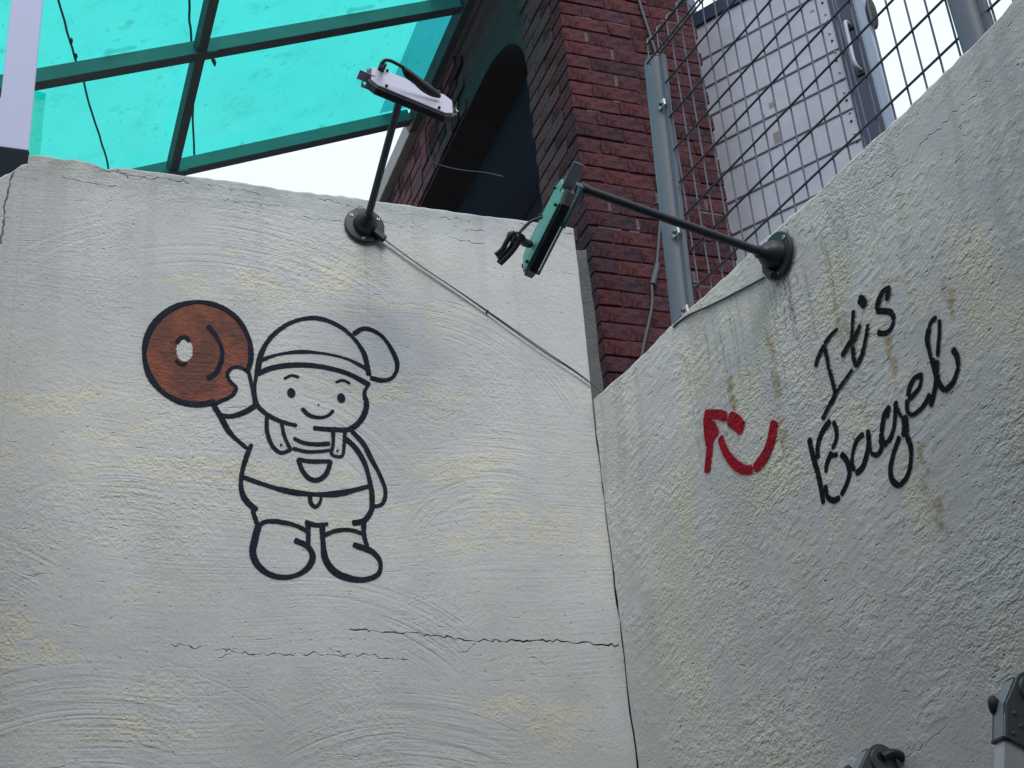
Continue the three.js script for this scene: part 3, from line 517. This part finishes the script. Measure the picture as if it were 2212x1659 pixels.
  // wall over the opening, with the rounded shoulder beside the pillar
  const sh = new THREE.Shape(); sh.moveTo(0.42, 5.95); sh.bezierCurveTo(0.47, 6.2, 0.62, 6.345, 0.95, 6.37); sh.lineTo(2.87, 6.37); sh.lineTo(2.87, 6.82); sh.lineTo(0.42, 6.82); sh.closePath();
  const lg = new THREE.ExtrudeGeometry(sh, { depth: 0.22, bevelEnabled: false }); lg.rotateY(Math.PI / 2).translate(EX + 0.013, 0, EZ);
  part('lintel', metreUV(lg), M.render, b);
  part('coping', box(EX - 0.05, EX + 0.3, 6.823, 6.955, EZ - 2.9, EZ - 0.42, 0.008), M.coping, b);
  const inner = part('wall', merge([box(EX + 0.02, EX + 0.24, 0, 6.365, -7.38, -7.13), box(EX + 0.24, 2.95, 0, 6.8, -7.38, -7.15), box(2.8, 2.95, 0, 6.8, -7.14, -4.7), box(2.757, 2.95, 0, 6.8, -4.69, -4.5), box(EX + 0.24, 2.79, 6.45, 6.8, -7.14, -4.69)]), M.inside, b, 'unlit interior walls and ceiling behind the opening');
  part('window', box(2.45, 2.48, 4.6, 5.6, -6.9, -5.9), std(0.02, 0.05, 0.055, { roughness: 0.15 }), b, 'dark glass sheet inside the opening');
}
{ const w = thing('cable', 'thin pale wire drooping from the brick band across the dark opening', 'cable', BAND_WIRE[0]); part('wire', tube(BAND_WIRE.map(([x, y, z], i) => [x - 0.012 + (i > 4 ? -0.0 : 0), y, z]), 0.003, 60, 6), std(0.09, 0.095, 0.1), w); }

// ---------------------------------------------------------------- canopy of teal sheet on a steel frame
{
  const c = thing('glass_canopy', 'translucent teal roof canopy on dark steel rafters beside the brick building', 'canopy', [EX, 6.75, EZ - 1]);
  const sl = 0.45, A = V(1, sl, 0).normalize(), Nn = V(-sl, 1, 0).normalize(), Bz = V(0, 0, -1), H0 = 6.745; // H0: underside at the building
  const pt = (a, bb, up = 0) => V(EX + a, H0 + sl * a, EZ - bb).addScaledVector(Nn, up);
  const rafters = [[0.04], [0.88], [1.8]], wdt = 0.06, hgt = 0.074;
  for (const [bb] of rafters) { const a0 = -2.75, a1 = -0.115, m = pt((a0 + a1) / 2, bb, hgt / 2); part('rafter', obox(m, A, Nn, Bz.clone().negate(), (a1 - a0) * Math.hypot(1, sl), hgt, wdt, 0.004), M.steel, c); }
  const bays = [[0.04, 0.88], [0.88, 1.8]];
  for (const [b0, b1] of bays) { // purlins butt between the rafters, the edge beam runs along the building
    for (const a of [-1.4, -2.7]) part('purlin', obox(pt(a, (b0 + b1) / 2, 0.034), A, Nn, Bz.clone().negate(), 0.05, 0.05, b1 - b0 - wdt - 0.004, 0.004), M.steel, c);
  }
  part('edge_beam', obox(pt(-0.078, 0.95, 0.03), A, Nn, Bz.clone().negate(), 0.055, 0.064, 1.9, 0.004), M.steel, c);
  for (const bb of [0.88, 1.8]) { const j = pt(-1.4, bb, -0.004); part('bracket', merge([obox(j.clone().add(V(0.035, 0, 0.03)), A, Nn, Bz, 0.05, 0.006, 0.05), obox(j.clone().add(V(0.055, 0.02, -0.035)), A, Nn, Bz, 0.006, 0.04, 0.03)]), M.steel, c); }
  for (const [b0, b1] of bays) for (const [a0, a1] of [[-3.2, -2.7], [-2.7, -1.4], [-1.4, -0.052]]) { // one sheet over each bay
    const u = (a1 - a0) * Math.hypot(1, sl), g = new THREE.PlaneGeometry(u - 0.004, b1 - b0 - 0.004).applyMatrix4(new THREE.Matrix4().makeBasis(A, Bz, A.clone().cross(Bz)).setPosition(pt((a0 + a1) / 2, (b0 + b1) / 2, hgt + 0.004)));
    part('pane', metreUV(g), M.teal, c);
  }
  { const u = 0.2 * Math.hypot(1, sl), g = new THREE.PlaneGeometry(u, 1.84).applyMatrix4(new THREE.Matrix4().makeBasis(A, Bz, A.clone().cross(Bz)).setPosition(pt(-0.155, 0.88, hgt + 0.03))); part('lap_strip', metreUV(g), new THREE.MeshPhysicalMaterial({ color: new THREE.Color().setRGB(0.4, 0.62, 0.72), roughness: 0.25, transmission: 0.85, thickness: 0 }), c, 'frosted sheet strip along the building edge'); }
  const s2 = new THREE.PlaneGeometry(0.042, 1.25).rotateY(0.15).translate(0.022, 4.86, -4.78); part('side_strip', metreUV(s2), M.teal, c, 'narrow upright strip of teal sheet beside the column');
}
{
  const c = thing('steel_column', 'pale lilac painted steel column at the top left in front of the teal canopy', 'column', [-0.055, 3.1, -4.15]);
  part('shaft', box(-0.106, 0.0, 4.677, 7.2, -4.2, -4.1, 0.005), M.pale, c);
  part('footing', box(-0.16, 0.002, 3.1, 4.674, -4.21, -4.09, 0.008), new THREE.MeshPhysicalMaterial({ color: new THREE.Color().setRGB(0.02, 0.027, 0.036), roughness: 1, specularIntensity: 0.2 }), c);
}
for (const [x0, z0, x1, z1, t] of [[-0.2, -6.5, 0.86, -10.2, 'left'], [0.72, -6.2, 1.2, -9.0, 'right']]) {
  const w = thing('overhead_cable', `dark overhead cable seen through the teal sheet, the ${t} of two`, 'cable', [x0, 8.5, z0]); const p = []; for (let i = 0; i <= 40; i++) { const k = i / 40; p.push(V(x0 + (x1 - x0) * k + 0.018 * (noise(i * 0.7, x0 * 9) - 0.5), 8.5 + 0.05 * (noise(i * 0.5, 5) - 0.5), z0 + (z1 - z0) * k)); }
  part('wire', tube(p, 0.008, 160, 6), M.overhead, w);
  const k = t === 'left' ? 0.38 : 0.2; for (const e of [k, k + 0.04]) part('joint', new THREE.SphereGeometry(0.018, 8, 6).scale(0.8, 1, 1.6).translate(x0 + (x1 - x0) * e, 8.5, z0 + (z1 - z0) * e), M.cable, w);
}

// ---------------------------------------------------------------- steel door behind the fence
{
  const P0 = V(2.924, 0, -4.45), D = V(Math.sin(R(32)), 0, Math.cos(R(32))), Nf = V(-D.z, 0, D.x); // along the door, and the side that faces the street
  const d = thing('metal_door', 'light grey steel door with a dark blue frame and pull handle behind the mesh fence', 'door', [P0.x, 3.1, P0.z]);
  const slab = (s0, s1, h0, h1, n0, n1, r = 0) => obox(P0.clone().addScaledVector(D, (s0 + s1) / 2).addScaledVector(Nf, (n0 + n1) / 2).setY((h0 + h1) / 2), D, V(0, 1, 0), Nf.clone().negate(), s1 - s0, h1 - h0, n1 - n0, r);
  const pan = part('panel', slab(-0.25, 0.618, 3.1, 6.19, -0.04, 0), M.doorPanel, d);
  for (let k = 0; k < 18; k++) { const h = 6.0 - k * 0.163; part('groove_wire', slab(-0.24, 0.616, h - 0.003, h + 0.003, 0.001, 0.005), M.groove, d); }
  part('head_rail', slab(-0.25, 0.95, 6.193, 6.275, -0.06, 0.012, 0.004), M.doorFrame, d);
  part('stile', slab(0.621, 0.652, 3.1, 6.19, -0.04, 0.008, 0.002), M.doorFrame, d);
  part('stile', slab(0.659, 0.728, 3.1, 6.19, -0.04, 0.012, 0.002), M.doorFrame, d);
  part('trim', slab(0.653, 0.658, 3.1, 6.19, -0.03, 0.006), M.doorEdge, d); part('trim', slab(0.729, 0.734, 3.1, 6.19, -0.03, 0.008), M.doorEdge, d);
  part('jamb', slab(0.735, 0.768, 3.1, 6.19, -0.05, 0.004), M.doorEdge, d, 'pale blue steel jamb');
  const at = (s, h, n) => P0.clone().addScaledVector(D, s).addScaledVector(Nf, n).setY(h);
  const h = part('handle', tube([at(0.69, 5.75, 0.01), at(0.689, 5.75, 0.045), at(0.688, 5.735, 0.055), at(0.685, 5.62, 0.056), at(0.685, 5.52, 0.055), at(0.688, 5.5, 0.045), at(0.69, 5.5, 0.01)], 0.009, 60, 10), M.plate, d);
  part('handle_mount', merge([slab(0.668, 0.712, 5.725, 5.775, 0.012, 0.02, 0.003), slab(0.668, 0.712, 5.475, 5.525, 0.012, 0.02, 0.003)]), M.black, d);
  for (let k = 0; k < 16; k++) { const y = 5.95 - k * 0.055 - (k % 2) * 0.012; const g = new THREE.SphereGeometry(0.0065, 8, 5).translate(...at(0.594 + (k % 3) * 0.002, y, 0.0).toArray()); part('rivet', g, k % 2 ? M.doorPanel : M.black, d); }
  for (const [s, y, w, hh] of [[0.25, 5.55, 0.035, 0.03], [0.24, 5.36, 0.03, 0.06], [0.21, 5.52, 0.012, 0.02], [0.53, 5.93, 0.02, 0.012]]) part('tape_mark', slab(s, s + w, y, y + hh, 0.0, 0.0008), std(0.3, 0.28, 0.26, { map: MOTTLE }), d);
  part('rag', new THREE.SphereGeometry(0.03, 12, 9).scale(0.7, 3, 0.8).translate(...at(0.79, 5.77, -0.01).toArray()), std(0.16, 0.18, 0.17, { map: MOTTLE, bumpMap: GRIT, bumpScale: 0.02 }), d, 'crumpled grey sealant at the jamb');
}

// ---------------------------------------------------------------- mesh fence on the right wall
{
  const f = thing('mesh_fence', 'dark welded wire fence with steel posts along the top of the right wall', 'fence', rightAt(1.2, 3.79, -0.12).toArray());
  const at = (s, h, out = 0) => rightAt(s, h, -0.12 - out), S0 = 0.52, S1 = 2.6;
  const lean = (h) => 0.02 * (h - 4.4);
  for (let k = 0; k < 33; k++) { const s = S0 + 0.012 + k * 0.0635, p = []; p.push(at(s + lean(3.77), 3.77)); for (const y of [4.1, 4.5, 4.88]) p.push(at(s + lean(y), y)); for (let a = 1; a <= 6; a++) { const t = a / 6 * Math.PI; p.push(at(s + 0.02, 4.915 + 0.036 * Math.sin(t), -0.033 * (1 - Math.cos(t)))); } p.push(at(s + 0.02, 4.82, -0.068)); part('wire', tube(p, 0.003, 60, 6), M.wire, f); }
  for (const h of [3.826, 3.957, 4.095, 4.232, 4.362, 4.497, 4.63, 4.77]) part('wire', bar(at(S0 + lean(h), h, -0.005), at(S1, h, -0.005), 0.0037, 6), M.wireDark, f);
  for (const [h, o] of [[4.905, -0.005], [4.952, -0.033], [4.9, -0.0735], [4.83, -0.0735]]) part('wire', bar(at(S0 + 0.02, h, o), at(S1, h, o), 0.0034, 6), M.wireDark, f);
  const post = (a, b) => {
    const p = part('post', bar(a, b, 0.039, 32), M.post, f), up = b.clone().sub(a).normalize();
    part('post_cap', new THREE.SphereGeometry(0.0405, 24, 10, 0, Math.PI * 2, 0, Math.PI / 2).scale(1, 0.35, 1).translate(b.x, b.y, b.z), M.post, f);
    const mid = a.clone().add(b).multiplyScalar(0.5).addScaledVector(NEAR, 0.048); part('rail', obox(mid, NEAR, up, OUT, 0.022, a.distanceTo(b) - 0.02, 0.016, 0.002), M.post, f);
    return up;
  };
  const pv = (p) => V(...p), A0 = pv(POST_A[0]), A3 = pv(POST_A[3]), dA = A0.clone().sub(A3).normalize(), foot = A3.clone().addScaledVector(dA, -(A3.y - 3.75) / dA.y);
  post(foot, A0.clone());
  const B0 = pv(POST_B[0]), fB = B0.clone().setY(3.75); post(fB, B0.clone().setY(4.9));
  for (const h of [4.685, 4.185, 3.9]) { const c = foot.clone().addScaledVector(dA, (h - foot.y) / dA.y).addScaledVector(NEAR, 0.045).addScaledVector(OUT, -0.022); const k = part('clip', obox(c, NEAR, V(0, 1, 0), OUT, 0.036, 0.026, 0.008, 0.002), M.zinc, f); const bolt = new THREE.Mesh(new THREE.SphereGeometry(0.008, 10, 7), M.hinge); bolt.name = 'bolt'; bolt.position.copy(c).addScaledVector(OUT, -0.007).sub(f.position).sub(k.position).sub(V(0, 0, 0)); bolt.position.copy(c.clone().addScaledVector(OUT, -0.007)); k.add(shade(bolt)); }
}
{ // cable run down the brick face, with a joint
  const z = EZ + 0.014, w = thing('cable', 'grey jointed cable hanging down the brick face beside the fence post', 'cable', [2.4, 4.7, z]);
  part('wire', tube([[2.494, 6.3, z], [2.494, 6.076, z], [2.506, 5.97, z], [2.527, 5.819, z], [2.55, 5.6, z], [2.54, 5.3, z], [2.47, 5.05, z], [2.431, 4.888, z], [2.372, 4.625, z], [2.345, 4.555, z], [2.33, 4.45, z], [2.258, 4.228, z], [2.2, 4.0, z]], 0.0065, 140, 8), M.greyCable, w);
  part('joint', bar(V(2.382, 4.645, z), V(2.346, 4.545, z), 0.013, 10), M.greyCable, w);
}

// ---------------------------------------------------------------- cables on the two walls
{
  const w = thing('cable', 'thin brown twin cable running down the pale wall from the left lamp', 'cable', [1.141, 4.344, -3.87]); const l = mm(LW_CABLE);
  for (const k of [0, 1]) part('wire', tube(l.map(([x, y], i) => [x, y - k * 0.0048 * Math.sin(i * 1.1 + 0.6), CORNER.z + 0.009 + 0.004 * k + (i === 6 ? -0.004 : 0)]), 0.0021, 90, 6), M.wallCable, w);
  part('nail', bar(V(1.50, 4.096, CORNER.z - 0.01), V(1.50, 4.098, CORNER.z + 0.014), 0.0035, 6), M.black, w);
}
{
  const w = thing('cable', 'thin grey cable from the right lamp dipping over the top of the rough wall', 'cable', rightAt(0.8, 3.7, 0).toArray()); const l = mm(RW_CABLE);
  const p = l.map(([s, y], i) => rightAt(s, y, 0.007 - (i > 3 ? 0.002 : 0))); p.push(rightAt(0.515, 3.803, -0.03), rightAt(0.5, 3.801, -0.16), rightAt(0.5, 3.7, -0.206));
  part('wire', tube(p, 0.0035, 110, 6), M.greyCable, w);
}

// ---------------------------------------------------------------- two wall lamps on arms
function lamp(label, F, nrm, side, end, L, back, SU, lug) {
  const t = thing('wall_lamp', label, 'lamp', F.toArray(), 'floodlights on arms above the paintings'), up = V(0, 1, 0);
  const toWall = (g) => g.applyMatrix4(new THREE.Matrix4().makeBasis(side, up, nrm)).translate(F.x, F.y, F.z); // built facing +z
  const prof = [[0, 0.0], [0.066, 0.0], [0.0685, 0.003], [0.0685, 0.009], [0.065, 0.0115], [0.043, 0.012], [0.041, 0.014], [0.0385, 0.032], [0.031, 0.047], [0.02, 0.056], [0.018, 0.07], [0, 0.07]].map(([r, y]) => new THREE.Vector2(r, y));
  const plate = part('base_plate', toWall(new THREE.LatheGeometry(prof, 44).rotateX(Math.PI / 2)), M.black, t);
  for (const a of [0.55, 2.5, 4.6]) { const o = new THREE.Mesh(toWall(new THREE.TorusGeometry(0.0042, 0.0018, 6, 14).translate(0.056 * Math.cos(a), 0.056 * Math.sin(a), 0.0125)), M.zinc); o.name = 'screw'; plate.add(shade(o)); }
  const sp = new THREE.Mesh(toWall(new RoundedBoxGeometry(0.05, 0.022, 0.022, 2, 0.005).rotateZ(side.x > 0.5 ? -0.7 : -0.9).translate(0.046 * (side.x > 0.5 ? 1 : -0.55), -0.042, 0.02)), M.black); sp.name = 'cable_spout'; plate.add(shade(sp));
  const a0 = F.clone().addScaledVector(nrm, 0.05), dirA = end.clone().sub(a0).normalize();
  part('arm', tube([a0, a0.clone().addScaledVector(dirA, 0.15), end.clone().addScaledVector(dirA, -0.1), end], 0.0125, 40, 12), M.black, t);
  const c = V(...L.c), u = V(...L.u), v = V(...L.v), n = V(...L.n), hand = u.clone().cross(v).dot(n) < 0 ? -1 : 1;
  const SV = 0.15, q = (x, y, z) => c.clone().addScaledVector(u, x).addScaledVector(v, y).addScaledVector(n, z);
  const rr4 = (w, h, ch) => { const s = new THREE.Shape(); s.moveTo(-w / 2 + ch, -h / 2); s.lineTo(w / 2 - ch, -h / 2); s.lineTo(w / 2, -h / 2 + ch); s.lineTo(w / 2, h / 2 - ch); s.lineTo(w / 2 - ch, h / 2); s.lineTo(-w / 2 + ch, h / 2); s.lineTo(-w / 2, h / 2 - ch); s.lineTo(-w / 2, -h / 2 + ch); s.closePath(); return s; };
  const put = (g) => g.applyMatrix4(new THREE.Matrix4().makeBasis(u, v.clone().multiplyScalar(hand), n).setPosition(c));
  const head = part('lamp_head', metreUV(put(new THREE.ExtrudeGeometry(rr4(SU + 0.012, SV + 0.012, 0.026), { depth: 0.018, bevelEnabled: true, bevelSize: 0.003, bevelThickness: 0.003, bevelSegments: 2 })  .translate(0, 0, -0.024))), M.black, t);
  part('back_cover', metreUV(put(new THREE.ExtrudeGeometry(rr4(SU, SV, 0.024), { depth: 0.004, bevelEnabled: true, bevelSize: 0.0015, bevelThickness: 0.0015, bevelSegments: 1 }).translate(0, 0, -0.0015))), back, t);
  part('lens', put(new THREE.PlaneGeometry(SU - 0.03, SV - 0.03).translate(0, 0, -0.0295)), M.lens, t);
  for (const x of [-0.085, 0, 0.085]) for (const y of [-1, 1]) if (x || y > 0) part('screw_boss', bar(q(x, y * (SV / 2 - 0.007), 0.002), q(x, y * (SV / 2 - 0.007), 0.012), 0.0045, 8), M.black, t);
  // the U bracket round the back of the glass, hinged at both short ends
  const e = SU / 2 + 0.0125, br = [];
  for (const s of [-1, 1]) br.push(obox(q(s * (e + 0.002), 0.02, -0.024), u, v, n, 0.0025, 0.028, 0.05, 0.001));
  br.push(obox(q(0, 0.02, -0.05), u, v, n, SU + 0.03, 0.028, 0.0025, 0.001));
  part('bracket', merge(br), M.black, t);
  part('bracket_lug', obox(q(-(e + lug / 2 - 0.008), -0.02, -0.008), u, n, v, lug + 0.03, 0.03, 0.0028, 0.001), M.plate, t);
  for (const s of [-1, 1]) part('bolt', merge([bar(q(s * e, 0.02, -0.015), q(s * (e + 0.013), 0.02, -0.015), 0.008, 6), bar(q(s * e, 0.02, -0.015), q(s * (e + 0.006), 0.02, -0.015), 0.012, 14)]), M.zinc, t);
  part('knuckle', merge([bar(end.clone().addScaledVector(dirA, -0.012), end.clone().addScaledVector(dirA, 0.012), 0.015, 14), bar(end, q(0.0, 0.02, -0.05).lerp(end, 0.1), 0.009, 8)]), M.black, t);
  return { t, q };
}
{
  const F = V(1.085, 4.384, CORNER.z + 0.002);
  const { t, q } = lamp('black arm floodlight above the painted child, its pale lilac back against the canopy', F, V(0, 0, 1), V(1, 0, 0), V(1.075, 4.525, -3.36), L1, M.plate, 0.262, 0.02);
  part('gland', bar(q(-0.105, 0.055, 0), q(-0.105, 0.055, 0.03), 0.011, 10), M.black, t);
  part('cable', tube([q(-0.105, 0.055, 0.02), ...L1_LOOP.slice(1)], 0.0055, 110, 8), M.cable, t);
  part('cable_coil', merge([tube(L1_COIL, 0.0062, 60, 8), tube(L1_COIL_B, 0.0075, 60, 8), tube(L1_LOOP.slice(5).map(([x, y, z]) => [x - 0.004, y - 0.008, z + 0.004]), 0.0065, 60, 8)]), M.cable, t);
}
{
  const F = rightAt(1.06, 3.708, 0.003);
  const { t, q } = lamp('black arm floodlight on the rough wall with teal canopy light coloured onto its back and a hanging cable coil', F, OUT.clone().negate(), NEAR.clone(), V(1.398, 3.842, -2.826), L2, M.plateTealLit, 0.236, 0.058);
  part('gland', tube(L2_GLAND, 0.011, 12, 10), M.cable, t);
  part('lead', tube(L2_LEAD, 0.0042, 40, 8), M.cable, t);
  part('cable_coil', merge([L2_COIL_A, L2_COIL_B, L2_COIL_C, L2_COIL_D].map((l) => tube(l, 0.0068, 50, 8))), M.cable, t);
  part('cable_tie', bar(V(...L2_COIL_A[1]), V(...L2_COIL_C[1]), 0.013, 10), std(0.09, 0.1, 0.13), t);
}

// ---------------------------------------------------------------- folded ladder leaning on the right wall
{
  const la = thing('folding_ladder', 'folded aluminium ladder with grey hinges leaning against the rough wall at bottom right', 'ladder', [1.1, 0, -2.4]);
  const dn = V(-Math.sin(R(17)), -Math.cos(R(17)), 0), ac = V(Math.cos(R(17)), -Math.sin(R(17)), 0), zz = V(0, 0, 1); // down the ladder, across its side face, along the rungs
  const tops = [V(1.935, 2.307, -2.26), V(1.935, 2.307, -2.80)], W = 0.055, T = 0.032;
  for (const [k, o] of tops.entries()) {
    const P = (d, a, z = 0) => o.clone().addScaledVector(dn, d).addScaledVector(ac, a).addScaledVector(zz, z), len = 2.2;
    for (const [a, nm] of [[-0.031, 'stile'], [0.031, 'stile']]) part(nm, obox(P(0.062 + len / 2, a), ac, dn.clone().negate(), zz, W, len, T, 0.003), M.alu, la);
    for (const s of [-1, 1]) { // two stamped cheek plates on each joint
      const sh = new THREE.Shape(); sh.absarc(0, 0, 0.037, 0.15, Math.PI - 0.15, false); sh.lineTo(-0.0565, -0.045); sh.lineTo(-0.0565, -0.112); sh.lineTo(-0.002, -0.122); sh.lineTo(0.0, -0.055); sh.lineTo(0.002, -0.122); sh.lineTo(0.0565, -0.112); sh.lineTo(0.0565, -0.045); sh.closePath();
      const g = new THREE.ExtrudeGeometry(sh, { depth: 0.003, bevelEnabled: true, bevelSize: 0.0025, bevelThickness: 0.002, bevelSegments: 2, curveSegments: 20 });
      const m = new THREE.Matrix4().makeBasis(ac, dn.clone().negate(), zz).setPosition(P(0, 0, s > 0 ? T / 2 + 0.002 : -T / 2 - 0.005)); g.applyMatrix4(m);
      const h = part('hinge', metreUV(g), M.hinge, la);
      const disc = new THREE.Mesh(new THREE.CylinderGeometry(0.03, 0.033, 0.007, 30).rotateX(Math.PI / 2).applyMatrix4(new THREE.Matrix4().makeBasis(ac, dn.clone().negate(), zz).setPosition(P(0, 0, s * (T / 2 + 0.009)))), M.hinge); disc.name = 'disc'; h.add(shade(disc));
      if (s > 0) { for (const [d, a] of [[0.06, -0.04], [0.082, -0.025], [0.102, -0.042], [0.108, -0.012], [0.06, 0.04], [0.1, 0.04]]) { const rv = new THREE.Mesh(new THREE.SphereGeometry(0.0055, 10, 6).scale(1, 1, 0.5).translate(...P(d, a, T / 2 + 0.007).toArray()), M.hinge); rv.name = 'rivet'; h.add(shade(rv)); } const hole = new THREE.Mesh(new THREE.CylinderGeometry(0.009, 0.009, 0.002, 14).rotateX(Math.PI / 2).translate(...P(-0.008, -0.008, T / 2 + 0.0135).toArray()), M.black); hole.name = 'pin'; h.add(shade(hole)); }
    }
    part('edge_strap', merge([-1, 1].map((s) => { const p = [P(-0.016, s * 0.036), P(0.043, s * 0.0585), P(0.112, s * 0.0585)]; return merge([0, 1].map((i) => { const a = p[i], b = p[i + 1], d = b.clone().sub(a).normalize(), m = a.clone().add(b).multiplyScalar(0.5); return obox(m, zz, d, zz.clone().cross(d), T * 0.9, a.distanceTo(b), 0.004, 0.001); })); })), M.strap, la);
    part('collar', obox(P(0.114, 0), ac, dn.clone().negate(), zz, 0.126, 0.006, T + 0.006), M.black, la);
    part('knob', new THREE.SphereGeometry(0.014, 16, 12).scale(0.9, 1.5, 0.8).translate(...P(0.04, -0.06, -0.014).toArray()), M.black, la);
    if (k) part('release_lever', tube([P(-0.005, -0.005, T / 2 + 0.014), P(-0.02, 0.02, T / 2 + 0.022), P(-0.012, 0.05, T / 2 + 0.024), P(0.02, 0.07, T / 2 + 0.02)], 0.011, 24, 8), M.black, la);
  }
  for (const a of [-0.031, 0.031]) for (let k = 0; k < 7; k++) { const d = 0.33 + k * 0.28, p = tops[0].clone().addScaledVector(dn, d).addScaledVector(ac, a); part('rung', obox(V(p.x, p.y, (tops[0].z + tops[1].z) / 2), ac, dn.clone().negate(), zz, 0.03, 0.03, 0.505, 0.004), M.alu, la); }
}

renderer.render(scene, camera);
